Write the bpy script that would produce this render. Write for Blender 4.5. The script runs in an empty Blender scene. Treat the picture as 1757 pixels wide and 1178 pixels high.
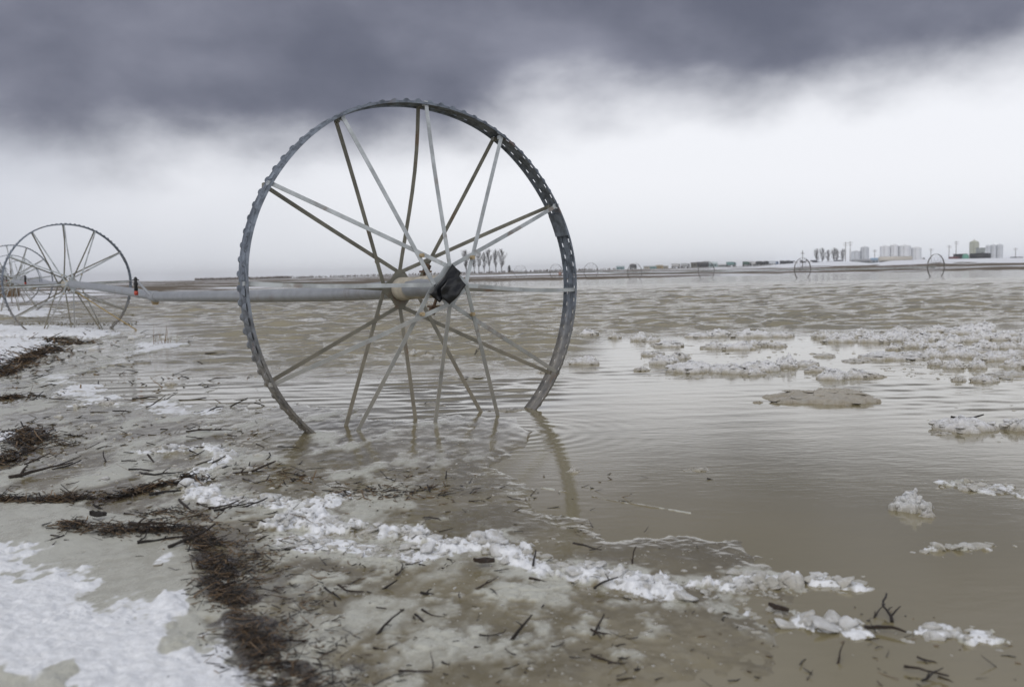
import bpy, bmesh, math, random
import numpy as np
from mathutils import Matrix, Vector
random.seed(7)
RNG = np.random.default_rng(11)
SC = bpy.context.scene
COL = SC.collection
R = math.radians
PI = math.pi

# ------------------------------------------------------------------ camera
PW, PH = 1757.0, 1178.0                    # size of the photograph, in its pixels
FPX = 1607.3
PITCH, ROLL, CAMH = -0.0735, -0.0189, 0.763
_f = np.array([0, math.cos(PITCH), math.sin(PITCH)])
_r0 = np.array([1.0, 0, 0]); _u0 = np.cross(_r0, _f)
_r = math.cos(ROLL) * _r0 + math.sin(ROLL) * _u0
_u = -math.sin(ROLL) * _r0 + math.cos(ROLL) * _u0
cam_d = bpy.data.cameras.new('camera')
cam = bpy.data.objects.new('camera', cam_d); COL.objects.link(cam)
M = Matrix(((_r[0], _u[0], -_f[0], 0), (_r[1], _u[1], -_f[1], 0), (_r[2], _u[2], -_f[2], CAMH), (0, 0, 0, 1)))
cam.matrix_world = M
cam_d.sensor_fit = 'HORIZONTAL'; cam_d.sensor_width = 36.0
cam_d.lens = 36.0 * FPX / PW
cam_d.clip_start = 0.05; cam_d.clip_end = 9000
cam_d.dof.use_dof = True; cam_d.dof.focus_distance = 5.0; cam_d.dof.aperture_fstop = 4.2
SC.camera = cam

# ------------------------------------------------------------------ light
SUN_EL, SUN_AZ = R(38), R(205)             # azimuth clockwise from +Y (behind the camera, to the left)
sd = bpy.data.lights.new('sun', 'SUN'); sd.energy = 1.3; sd.angle = R(60); sd.color = (1.0, 0.97, 0.94)
sun = bpy.data.objects.new('sun', sd); COL.objects.link(sun)
sv = Vector((math.sin(SUN_AZ) * math.cos(SUN_EL), math.cos(SUN_AZ) * math.cos(SUN_EL), math.sin(SUN_EL)))
sun.rotation_euler = sv.to_track_quat('Z', 'Y').to_euler(); sun.location = sv * 60
SC.view_settings.view_transform = 'Standard'; SC.view_settings.look = 'None'
SC.view_settings.exposure = 0.1; SC.view_settings.gamma = 1.0
SC.cycles.use_denoising = True
SC.cycles.max_bounces = 6; SC.cycles.volume_bounces = 1
SC.cycles.caustics_reflective = False; SC.cycles.caustics_refractive = False
SC.cycles.sample_clamp_indirect = 4.0


class NT:
    """small helper round a node tree"""
    def __init__(s, tree): s.t = tree; s.n = tree.nodes; s.l = tree.links
    def node(s, typ, **kw):
        n = s.n.new(typ)
        for k, v in kw.items(): setattr(n, k, v)
        return n
    def link(s, a, b): s.l.new(a, b)
    def put(s, v, sock):
        if hasattr(v, 'is_output'): s.l.new(v, sock)
        else: sock.default_value = v
    def math(s, op, a, b=0.0, c=0.0, clamp=False):
        n = s.n.new('ShaderNodeMath'); n.operation = op; n.use_clamp = clamp
        s.put(a, n.inputs[0]); s.put(b, n.inputs[1]); s.put(c, n.inputs[2]); return n.outputs[0]
    def mix(s, f, a, b, blend='MIX'):
        n = s.n.new('ShaderNodeMix'); n.data_type = 'RGBA'; n.blend_type = blend
        s.put(f, n.inputs[0])
        for v, k in ((a, 6), (b, 7)):
            if not hasattr(v, 'is_output') and len(v) == 3: v = (*v, 1)
            s.put(v, n.inputs[k])
        return n.outputs[2]
    def fmix(s, f, a, b):
        n = s.n.new('ShaderNodeMix'); n.data_type = 'FLOAT'
        s.put(f, n.inputs[0]); s.put(a, n.inputs[2]); s.put(b, n.inputs[3]); return n.outputs[0]
    def ramp(s, v, lo, hi, a=0.0, b=1.0, smooth=True):
        n = s.n.new('ShaderNodeMapRange'); n.interpolation_type = 'SMOOTHSTEP' if smooth else 'LINEAR'
        s.put(v, n.inputs[0]); s.put(lo, n.inputs[1]); s.put(hi, n.inputs[2]); s.put(a, n.inputs[3]); s.put(b, n.inputs[4])
        return n.outputs[0]
    def noise(s, vec, scale, detail=4, rough=0.55, dist=0.0):
        n = s.n.new('ShaderNodeTexNoise'); n.inputs['Scale'].default_value = scale
        n.inputs['Detail'].default_value = detail; n.inputs['Roughness'].default_value = rough
        n.inputs['Distortion'].default_value = dist
        if vec is not None: s.l.new(vec, n.inputs['Vector'])
        return n.outputs['Fac']
    def scale(s, vec, xyz, loc=(0, 0, 0), rot=(0, 0, 0)):
        n = s.n.new('ShaderNodeMapping'); n.inputs['Scale'].default_value = xyz; n.inputs['Location'].default_value = loc
        n.inputs['Rotation'].default_value = rot; s.l.new(vec, n.inputs['Vector']); return n.outputs[0]
    def attr(s, name):
        n = s.n.new('ShaderNodeAttribute'); n.attribute_name = name; return n.outputs['Fac']


# ------------------------------------------------------------------ world: overcast sky
W = bpy.data.worlds.new('World'); SC.world = W; W.use_nodes = True
W.node_tree.nodes.clear(); w = NT(W.node_tree)
SKY_STRENGTH = 0.1
out = w.node('ShaderNodeOutputWorld'); bg = w.node('ShaderNodeBackground'); bg.inputs['Strength'].default_value = SKY_STRENGTH
sky = w.node('ShaderNodeTexSky'); sky.sky_type = 'NISHITA'; sky.sun_disc = False
sky.sun_elevation = SUN_EL; sky.sun_rotation = SUN_AZ; sky.air_density = 1.0; sky.dust_density = 2.0
tc = w.node('ShaderNodeTexCoord'); dvec = tc.outputs['Generated']
sep = w.node('ShaderNodeSeparateXYZ'); w.link(dvec, sep.inputs[0])
dx, dy, dz = sep.outputs
zc = w.math('MAXIMUM', dz, 0.0)
den = w.math('ADD', zc, 0.11)
cu = w.math('DIVIDE', dx, den); cv = w.math('DIVIDE', dy, den)
cmb = w.node('ShaderNodeCombineXYZ'); w.link(cu, cmb.inputs[0]); w.link(cv, cmb.inputs[1])
cl = cmb.outputs[0]
nA = w.noise(w.scale(dvec, (1.0, 1.0, 2.2), (0.35, 0.2, 0.0)), 2.3, 3, 0.5)          # big shapes
nB = w.noise(w.scale(dvec, (1.0, 1.0, 1.7), (1.9, 0.6, 0.3)), 4.4, 7, 0.52, 0.1)     # billows
nC = w.noise(dvec, 2.6, 3, 0.5)
# height of the dark deck's lower edge: it hangs lower towards the left of the view
edge = w.math('ADD', 0.156, w.math('MULTIPLY', dx, 0.07))
edge = w.math('ADD', edge, w.math('MULTIPLY', w.math('SUBTRACT', nA, 0.5), 0.13))
edge = w.math('ADD', edge, w.math('MULTIPLY', w.math('SUBTRACT', nB, 0.5), 0.17))
lowd = w.ramp(w.math('SUBTRACT', dz, edge), -0.05, 0.055)
deck = w.ramp(w.math('ADD', w.math('MULTIPLY', nA, 0.5), w.math('MULTIPLY', nB, 0.5)), 0.36, 0.62)
K = 1.0 / SKY_STRENGTH
def sk(r, g, b): return (r * K, g * K, b * K, 1)
darkc = w.mix(deck, sk(0.115, 0.122, 0.165), sk(0.265, 0.272, 0.335))
bright = w.mix(w.ramp(dz, -0.01, 0.10), sk(0.76, 0.785, 0.83), sk(0.875, 0.885, 0.925))
bright = w.mix(w.ramp(w.math('ADD', dx, w.math('MULTIPLY', w.math('SUBTRACT', nC, 0.5), 0.5)), -0.62, -0.05), sk(0.56, 0.585, 0.655), bright)
low = w.mix(lowd, bright, darkc)
# overhead the deck thins to an even, lighter grey
zen = w.mix(deck, sk(0.40, 0.41, 0.45), sk(0.53, 0.54, 0.58))
cloud = w.mix(w.ramp(dz, 0.30, 0.62), low, zen)
final = w.mix(0.04, cloud, sky.outputs[0])
w.link(final, bg.inputs['Color']); w.link(bg.outputs[0], out.inputs['Surface'])


# ------------------------------------------------------------------ pixel -> place
def ray(px, py):
    return (px - PW / 2) / FPX * _r - (py - PH / 2) / FPX * _u + _f
def gnd(px, py, z=0.0):
    d = ray(px, py); t = (z - CAMH) / d[2]; return np.array([d[0] * t, d[1] * t, z])
def at_y(px, py, Y):
    d = ray(px, py); t = Y / d[1]; return np.array([0, 0, CAMH]) + d * t
def hor(px): return PH / 2 + ((px - PW / 2) / FPX * _r[2] + _f[2]) / _u[2] * FPX
def gl(pts): return np.array([gnd(*p)[:2] for p in pts])

# ------------------------------------------------------------------ numeric noise
_perm = RNG.random((256, 256))
def vnoise(x, y):
    xi = np.floor(x).astype(int); yi = np.floor(y).astype(int); fx = x - xi; fy = y - yi
    fx = fx * fx * (3 - 2 * fx); fy = fy * fy * (3 - 2 * fy)
    a = _perm[xi % 256, yi % 256]; b = _perm[(xi + 1) % 256, yi % 256]
    c = _perm[xi % 256, (yi + 1) % 256]; d = _perm[(xi + 1) % 256, (yi + 1) % 256]
    return (a * (1 - fx) + b * fx) * (1 - fy) + (c * (1 - fx) + d * fx) * fy
def fbm(x, y, oct=4, gain=0.5, off=0.0):
    s = 0; a = 1; t = 0; x = x + off; y = y + off * 1.7
    for i in range(oct):
        s = s + a * vnoise(x, y); t += a; a *= gain
        x, y = x * 1.93 * 0.8 - y * 1.93 * 0.6 + 17.3, x * 1.93 * 0.6 + y * 1.93 * 0.8 + 5.1
    return s / t
_cell = RNG.random((256, 256, 6))
def chunky(x, y):
    """broken-block relief: each cell a tilted block of its own height, crevices between; 0..1"""
    xi = np.floor(x).astype(int); yi = np.floor(y).astype(int); b1 = np.full(x.shape, 9.0); b2 = np.full(x.shape, 9.0); hv = np.zeros(x.shape)
    for i in (-1, 0, 1):
        for j in (-1, 0, 1):
            c = _cell[(xi + i) % 256, (yi + j) % 256]; ddx = x - (xi + i + c[..., 0]); ddy = y - (yi + j + c[..., 1]); d = np.hypot(ddx, ddy)
            hh = c[..., 2] * 0.75 + 0.15 + (c[..., 3] - 0.5) * 0.9 * ddx + (c[..., 4] - 0.5) * 0.9 * ddy
            near = d < b1; b2 = np.where(near, b1, np.minimum(b2, d)); hv = np.where(near, hh, hv); b1 = np.where(near, d, b1)
    return np.clip(hv, 0, 1.3) * np.clip((b2 - b1) / 0.22, 0, 1) ** 0.6
def sstep(v, a, b):
    t = np.clip((v - a) / (b - a), 0, 1); return t * t * (3 - 2 * t)
def seg_dist(x, y, line):
    d = np.full(x.shape, 1e9)
    for (ax, ay), (bx, by) in zip(line[:-1], line[1:]):
        vx, vy = bx - ax, by - ay; t = np.clip(((x - ax) * vx + (y - ay) * vy) / (vx * vx + vy * vy + 1e-12), 0, 1)
        d = np.minimum(d, np.hypot(x - ax - t * vx, y - ay - t * vy))
    return d
def poly_sd(x, y, P):
    """signed distance to a polygon, positive inside"""
    ins = np.zeros(x.shape, bool); n = len(P)
    for i in range(n):
        (ax, ay), (bx, by) = P[i], P[(i + 1) % n]
        c = ((ay > y) != (by > y)) & (x < (bx - ax) * (y - ay) / (by - ay + 1e-12) + ax)
        ins ^= c
    d = seg_dist(x, y, np.vstack([P, P[:1]]))
    return np.where(ins, d, -d)

# ------------------------------------------------------------------ mesh helpers
def mesh_np(name, V, F, smooth=True, attrs=None):
    V = np.asarray(V, float); me = bpy.data.meshes.new(name)
    me.from_pydata([tuple(v) for v in V] if len(V) < 20000 else V.tolist(), [], F if isinstance(F, list) else F.tolist())
    if smooth: me.polygons.foreach_set('use_smooth', np.ones(len(me.polygons), bool))
    for k, a in (attrs or {}).items():
        at = me.attributes.new(k, 'FLOAT', 'POINT'); at.data.foreach_set('value', np.asarray(a, np.float32))
    me.update(); return me
class MB:
    """collects shapes into one mesh"""
    def __init__(s): s.V = []; s.F = []; s.sm = []
    def add(s, V, F, smooth=False):
        o = len(s.V); s.V += [tuple(v) for v in V]; s.F += [tuple(i + o for i in f) for f in F]; s.sm += [smooth] * len(F)
    def box(s, c, d, rz=0.0):
        x, y, z = (k / 2 for k in d); ca, sa = math.cos(rz), math.sin(rz)
        V = []
        for a in (-x, x):
            for b in (-y, y):
                for e in (-z, z): V.append((c[0] + a * ca - b * sa, c[1] + a * sa + b * ca, c[2] + e))
        s.add(V, [(0, 1, 3, 2), (4, 6, 7, 5), (0, 4, 5, 1), (2, 3, 7, 6), (0, 2, 6, 4), (1, 5, 7, 3)])
    def tube(s, pts, rad, sides=8, caps=True, smooth=True):
        P = [np.array(p, float) for p in pts]; n = len(P)
        if not hasattr(rad, '__len__'): rad = [rad] * n
        V = []; ref = None
        for i in range(n):
            t = P[min(i + 1, n - 1)] - P[max(i - 1, 0)]; t = t / (np.linalg.norm(t) + 1e-12)
            if ref is None:
                ref = np.cross(t, [0, 0, 1.0]) if abs(t[2]) < 0.9 else np.cross(t, [1.0, 0, 0])
            ref = ref - t * (ref @ t); ref = ref / (np.linalg.norm(ref) + 1e-12); b = np.cross(t, ref)
            for k in range(sides):
                a = 2 * PI * k / sides; V.append(P[i] + rad[i] * (math.cos(a) * ref + math.sin(a) * b))
        F = []
        for i in range(n - 1):
            for k in range(sides):
                k2 = (k + 1) % sides; F.append((i * sides + k, i * sides + k2, (i + 1) * sides + k2, (i + 1) * sides + k))
        s.add(V, F, smooth)
        if caps:
            s.add(V[:sides], [tuple(range(sides - 1, -1, -1))]); s.add(V[-sides:], [tuple(range(sides))])
    def strip(s, pts, wid, thk, nrm):
        """flat bar swept along pts: wid across, thk along nrm"""
        P = [np.array(p, float) for p in pts]; n = len(P); nrm = np.array(nrm, float); V = []
        for i in range(n):
            t = P[min(i + 1, n - 1)] - P[max(i - 1, 0)]; t = t / np.linalg.norm(t)
            sd_ = np.cross(t, nrm); sd_ /= np.linalg.norm(sd_); nn = np.cross(sd_, t)
            for a, b in ((-1, -1), (1, -1), (1, 1), (-1, 1)): V.append(P[i] + a * sd_ * wid / 2 + b * nn * thk / 2)
        F = [(3, 2, 1, 0), tuple(4 * (n - 1) + k for k in range(4))]
        for i in range(n - 1):
            for k in range(4):
                k2 = (k + 1) % 4; F.append((4 * i + k, 4 * i + k2, 4 * i + 4 + k2, 4 * i + 4 + k))
        s.add(V, F)
    def lathe(s, prof, sides=16, c=(0, 0, 0), smooth=True):
        """profile of (radius, z) turned about z"""
        V = []; n = len(prof)
        for (r_, z_) in prof:
            for k in range(sides):
                a = 2 * PI * k / sides; V.append((c[0] + r_ * math.cos(a), c[1] + r_ * math.sin(a), c[2] + z_))
        F = []
        for i in range(n - 1):
            for k in range(sides):
                k2 = (k + 1) % sides; F.append((i * sides + k, i * sides + k2, (i + 1) * sides + k2, (i + 1) * sides + k))
        F.append(tuple(range(sides - 1, -1, -1))); F.append(tuple((n - 1) * sides + k for k in range(sides)))
        s.add(V, F, smooth)
    def prism(s, poly, axis_vec):
        """polygon (3d points) pushed along axis_vec"""
        n = len(poly); A = [np.array(p, float) for p in poly]; B = [p + np.array(axis_vec, float) for p in A]
        F = [tuple(range(n - 1, -1, -1)), tuple(range(n, 2 * n))]
        for k in range(n): k2 = (k + 1) % n; F.append((k, k2, n + k2, n + k))
        s.add(A + B, F)
    def mesh(s, name):
        me = bpy.data.meshes.new(name); me.from_pydata(s.V, [], s.F)
        me.polygons.foreach_set('use_smooth', s.sm); 
        bm = bmesh.new(); bm.from_mesh(me); bmesh.ops.recalc_face_normals(bm, faces=bm.faces); bm.to_mesh(me); bm.free()
        me.update(); return me
    def build(s, name, mat, parent=None, loc=(0, 0, 0), rz=0.0):
        return obj(name, s.mesh(name), mat, parent, loc, rz)
def obj(name, me, mat, parent=None, loc=(0, 0, 0), rz=0.0):
    o = bpy.data.objects.new(name, me); COL.objects.link(o)
    if mat is not None and len(me.materials) == 0: me.materials.append(mat)
    o.location = loc; o.rotation_euler = (0, 0, rz); o.parent = parent; return o
def tag(o, label=None, cat=None, group=None, kind=None):
    for k, v in (('label', label), ('category', cat), ('group', group), ('kind', kind)):
        if v: o[k] = v
    return o
def empty(name, loc, label, cat, group=None, rz=0.0):
    o = bpy.data.objects.new(name, None); COL.objects.link(o); o.location = loc; o.rotation_euler = (0, 0, rz)
    o.empty_display_size = 0.2
    return tag(o, label, cat, group)
def copy_tree(o, parent=None):
    c = o.copy(); COL.objects.link(c); c.parent = parent
    for ch in list(o.children): copy_tree(ch, c)
    return c

# ------------------------------------------------------------------ materials
def material(name):
    m = bpy.data.materials.new(name); m.use_nodes = True; t = NT(m.node_tree)
    b = t.n['Principled BSDF']; return m, t, b
def bump(t, b, h, strength, dist):
    n = t.node('ShaderNodeBump'); n.inputs['Strength'].default_value = strength; n.inputs['Distance'].default_value = dist
    t.link(h, n.inputs['Height']); t.link(n.outputs[0], b.inputs['Normal']); return n
def plain(name, col, rough=0.6, metal=0.0, var=0.25, scale=3.0, bmp=0.0):
    m, t, b = material(name); co = t.node('ShaderNodeTexCoord').outputs['Object']
    n = t.noise(co, scale, 5, 0.6)
    c2 = tuple(c * (1 - var) for c in col); c1 = tuple(min(1, c * (1 + var)) for c in col)
    t.put(t.mix(t.ramp(n, 0.3, 0.7), c2, c1), b.inputs['Base Color'])
    b.inputs['Roughness'].default_value = rough; b.inputs['Metallic'].default_value = metal
    if bmp: bump(t, b, n, bmp, 0.01)
    return m
def steel(name, base, rust, mud, rough=0.5, metal=0.45, scale=14, lo_=0.78):
    m, t, b = material(name); tcn = t.node('ShaderNodeTexCoord'); co = tcn.outputs['Object']
    geo = t.node('ShaderNodeNewGeometry').outputs['Position']
    n1 = t.noise(geo, scale, 5, 0.6); n2 = t.noise(geo, scale * 5, 3, 0.6); n3 = t.noise(geo, 5.0, 5, 0.65)
    c = t.mix(t.ramp(n1, 0.32, 0.68), tuple(k * lo_ for k in base), tuple(k * (2 - lo_) for k in base))
    c = t.mix(t.math('MULTIPLY', t.ramp(n2, 0.55, 0.75), 0.35), c, tuple(k * 1.35 for k in base))
    c = t.mix(t.math('MULTIPLY', t.ramp(n3, 0.56, 0.70), rust), c, (0.16, 0.085, 0.04))
    s_ = t.node('ShaderNodeSeparateXYZ'); t.link(geo, s_.inputs[0])
    hgt = t.math('ADD', s_.outputs[2], t.math('MULTIPLY', t.math('SUBTRACT', n3, 0.5), 0.9))
    mk = t.math('MULTIPLY', t.ramp(hgt, 0.75, 0.15), mud)      # dried flood mud up to an old water level
    mk = t.math('MULTIPLY', mk, t.ramp(n1, 0.25, 0.6, 0.35, 1.0))
    c = t.mix(mk, c, (0.27, 0.225, 0.16))
    t.put(c, b.inputs['Base Color'])
    t.put(t.math('SUBTRACT', metal, t.math('MULTIPLY', mk, metal * 0.9)), b.inputs['Metallic'])
    t.put(t.fmix(n1, rough - 0.1, rough + 0.15), b.inputs['Roughness'])
    bump(t, b, n2, 0.25, 0.002)
    return m
M_rim = steel('galvanised_rim', (0.175, 0.20, 0.235), 0.9, 0.6, 0.45, 0.55, 20, 0.6)
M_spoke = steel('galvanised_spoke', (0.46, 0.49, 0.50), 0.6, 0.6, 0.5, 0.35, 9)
M_spoke2 = steel('dark_spoke', (0.22, 0.215, 0.18), 0.8, 0.5, 0.6, 0.25, 9)  # darker, browner steel for the rear spokes and rear hub plate
M_pipe = steel('aluminium_pipe', (0.33, 0.345, 0.365), 0.30, 0.0, 0.48, 0.4, 9, 0.90)
M_hub = steel('dirty_hub_tube', (0.46, 0.42, 0.34), 0.25, 0.0, 0.6, 0.1, 12)
M_rust = plain('rusty_iron', (0.13, 0.085, 0.055), 0.8, 0.2, 0.4, 40)
M_brass = plain('brass_fitting', (0.42, 0.33, 0.2), 0.5, 0.4, 0.3, 30)
M_black = plain('black_plastic_flap', (0.008, 0.009, 0.011), 0.28, 0.0, 0.4, 9, 0.5)
M_blackp = plain('black_plastic', (0.012, 0.012, 0.013), 0.5)
M_red = plain('red_plastic', (0.40, 0.06, 0.035), 0.55)
M_rope = plain('tan_rope', (0.36, 0.26, 0.11), 0.8, 0, 0.3, 60)
M_farw = plain('dark_weathered_steel', (0.17, 0.16, 0.15), 0.7, 0.2)

# ------------------------------------------------------------------ water
def make_water():
    rows, cols = 900, 420
    Y = np.concatenate([np.geomspace(0.9, 60, rows - 120), np.geomspace(60.5, 175, 120)]); az = np.linspace(-1.0, 0.9, cols)
    YY, AA = np.meshgrid(Y, az, indexing='ij'); X = AA * YY
    rg = np.random.default_rng(5); Z = np.zeros_like(X)
    th0 = R(12)
    # patches of stronger and weaker wind
    gust = 0.55 + 0.9 * fbm(X * 0.16, YY * 0.10, 3, 0.5, 4.0)
    for i in range(46):
        L = 0.14 * (1.25 / 0.14) ** rg.random(); th = th0 + rg.normal(0, 0.48); k = 2 * PI / L
        kx, ky = k * math.sin(th), k * math.cos(th)
        a = 0.0080 * L ** 0.85 * (0.5 + rg.random())
        samp = sstep(L / np.gradient(Y)[:, None], 2.5, 5.0)          # drop what the grid cannot carry
        ph = kx * X + ky * YY + rg.random() * 6.28 + 1.3 * fbm(X * 0.35, YY * 0.35, 2, 0.5, i * 3.1)
        Z += a * samp * (np.exp(0.9 * np.sin(ph)) - 1.2)
    calm_r = sstep(YY, 9.6, 13.5); calm_l = sstep(YY, 6.2, 9.5)
    mixr = sstep(AA, 0.02, 0.12)
    amp = calm_l * (1 - mixr) + calm_r * mixr
    amp *= 1 - sstep(-AA, 0.22, 0.42) * (1 - sstep(YY, 14, 24)) * 0.8
    Z = Z * amp * gust
    # small wavelets where the water still moves near the wheel
    near = (1 - 0.70 * mixr) * (1 - amp) * sstep(YY, 3.6, 5.5) * (0.25 + 1.2 * sstep(fbm(X * 0.7, YY * 0.5, 3, 0.5, 21.0), 0.45, 0.7))
    for i in range(14):
        L = 0.06 * (0.30 / 0.06) ** rg.random(); th = -0.15 + rg.normal(0, 0.35); k = 2 * PI / L
        samp = sstep(L / np.gradient(Y)[:, None], 2.5, 5.0)
        Z += near * samp * 0.0011 * (L / 0.15) * np.sin(k * (math.sin(th) * X + math.cos(th) * YY) + rg.random() * 6.28 + 2 * fbm(X, YY, 2, 0.5, i))
    # long low swells in the calm bay
    for L, a in ((0.55, 0.0010), (0.83, 0.0016)):
        Z += near * a * np.sin(2 * PI / L * (0.32 * X + 0.95 * YY) + 3 * fbm(X * 0.6, YY * 0.6, 2, 0.5, L))
    # rings spreading from where the rim enters the water
    c = gnd(880, 742); d = np.hypot(X - c[0], YY - c[1]); Z += 0.0012 * np.sin(2 * PI * d / 0.09) * np.exp(-(d / 0.45) ** 2)
    idx = np.arange(rows * cols).reshape(rows, cols)
    F = np.stack([idx[:-1, :-1], idx[:-1, 1:], idx[1:, 1:], idx[1:, :-1]], -1).reshape(-1, 4)
    me = mesh_np('water', np.stack([X, YY, Z], -1).reshape(-1, 3), F, True, {'rough_water': (amp * np.ones_like(X)).ravel()})
    m, t, b = material('muddy_water'); geo = t.node('ShaderNodeNewGeometry').outputs['Position']
    big = t.noise(t.scale(geo, (0.35, 0.5, 1)), 1.0, 3)
    t.put(t.mix(t.ramp(big, 0.3, 0.7), (0.205, 0.178, 0.098), (0.258, 0.222, 0.130)), b.inputs['Base Color'])
    b.inputs['Roughness'].default_value = 0.07; b.inputs['IOR'].default_value = 1.8
    h1 = t.noise(t.scale(geo, (3.4, 9.0, 1), (0, 0, 0), (0, 0, 0.2)), 1.0, 5, 0.6, 0.4)
    h2 = t.noise(t.scale(geo, (14, 30, 1)), 1.0, 3, 0.5)
    rw = t.attr('rough_water')
    bp1 = t.node('ShaderNodeBump'); t.link(h1, bp1.inputs['Height']); bp1.inputs['Distance'].default_value = 0.12
    t.put(t.math('MULTIPLY_ADD', rw, 0.40, 0.012), bp1.inputs['Strength'])
    bp2 = t.node('ShaderNodeBump'); t.link(h2, bp2.inputs['Height']); bp2.inputs['Distance'].default_value = 0.01
    t.put(t.math('MULTIPLY_ADD', rw, 0.40, 0.05), bp2.inputs['Strength'])
    t.link(bp1.outputs[0], bp2.inputs['Normal']); t.link(bp2.outputs[0], b.inputs['Normal'])
    tag(obj('water', me, m), kind='structure')
make_water()

# ------------------------------------------------------------------ ground: the flooded field and the land round it
SHORE = [(-700, 560), (-200, 545), (0, 530), (110, 522), (240, 508), (400, 497), (600, 490), (850, 483), (1000, 479.5), (1212, 474.5), (1400, 469), (1757, 463), (2200, 456)]
_sa = []; _sy = []
for px, py in SHORE:
    g = gnd(px, py); _sa.append(g[0] / g[1]); _sy.append(g[1])
_z4a = np.array([-1.2, -0.45, -0.3, -0.15, 0.0, 0.13, 0.35, 0.6, 1.2]); _z4 = np.array([0.85, 0.85, 0.9, 1.2, 1.75, 2.1, 2.7, 2.9, 2.9])
def land_z(X, Y):
    X = np.asarray(X, float); Y = np.asarray(Y, float); az = X / np.maximum(Y, 0.1)
    yf = np.interp(az, _sa, _sy) * (1 + 0.10 * (fbm(az * 14 + 40, az * 3 + 2, 3) - 0.5))
    t = np.clip((Y - yf) / (420 - yf), 0, 1)
    z = 0.03 + (np.interp(az, _z4a, _z4) - 0.03) * t ** 1.15
    z = np.where(Y < yf, -0.45 + 0.48 * sstep(Y, yf - 6, yf), z)
    return z
def make_ground():
    rows, cols = 360, 320
    Y = np.concatenate([[-30, -5], np.geomspace(0.8, 500, rows - 22), np.geomspace(520, 3500, 20)])
    az = np.linspace(-1.3, 1.2, cols); YY, AA = np.meshgrid(Y, az, indexing='ij')
    X = AA * np.maximum(np.abs(YY), 12.0) if False else AA * np.maximum(YY, 6.0)
    Z = land_z(X, np.maximum(YY, 0.8)); Z[YY < 0.8] = -0.45
    on = sstep(Z, 0.0, 0.05)
    Z += on * 0.10 * (fbm(X * 0.25, YY * 0.12, 4, 0.5, 9) - 0.5) * sstep(YY, 10, 60)
    right = sstep(AA, 0.22, 0.34)
    Z += right * sstep(YY, 250, 330) * (1 - sstep(YY, 390, 430)) * 1.4 * sstep(fbm(X * 0.05, YY * 0.03, 3, 0.5, 77), 0.35, 0.7)
    # snow cover: streaks drifted over brown stubble
    n = fbm(X * 0.018, YY * 0.055, 4, 0.55, 31); n2 = fbm(X * 0.12, YY * 0.3, 3, 0.5, 13)
    snow = sstep(n + 0.35 * (n2 - 0.5), 0.49, 0.64) * 0.8
    snow = np.maximum(snow, right * sstep(YY + 60 * (n2 - 0.5), 262, 300))
    left = sstep(-AA, 0.36, 0.48) * (1 - sstep(YY, 70, 110)); snow = np.maximum(snow, left * sstep(n2 * 0.6 + n * 0.4, 0.36, 0.46))
    snow = np.maximum(snow, 0.5 * np.exp(-((Z - 0.035) / 0.03) ** 2) * (YY > 30))
    idx = np.arange(rows * cols).reshape(rows, cols)
    F = np.stack([idx[:-1, :-1], idx[:-1, 1:], idx[1:, 1:], idx[1:, :-1]], -1).reshape(-1, 4)
    me = mesh_np('ground', np.stack([X, YY, Z], -1).reshape(-1, 3), F, True, {'snow': snow.ravel()})
    m, t, b = material('snowy_stubble_field'); geo = t.node('ShaderNodeNewGeometry').outputs['Position']
    n1 = t.noise(t.scale(geo, (0.3, 0.9, 1)), 1.0, 6, 0.65); n2 = t.noise(geo, 6.0, 5, 0.7)
    s = t.ramp(t.math('ADD', t.attr('snow'), t.math('MULTIPLY', t.math('SUBTRACT', t.math('ADD', t.math('MULTIPLY', n1, 0.6), t.math('MULTIPLY', n2, 0.4)), 0.5), 1.3)), 0.42, 0.58)
    soil = t.mix(t.ramp(n1, 0.35, 0.65), (0.075, 0.052, 0.03), (0.145, 0.11, 0.068))
    soil = t.mix(t.math('MULTIPLY', t.ramp(n2, 0.5, 0.7), 0.5), soil, (0.075, 0.08, 0.035))
    t.put(t.mix(s, soil, (0.80, 0.82, 0.86)), b.inputs['Base Color']); b.inputs['Roughness'].default_value = 0.85
    bump(t, b, n2, 0.6, 0.05)
    tag(obj('ground', me, m), kind='structure')
make_ground()

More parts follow.
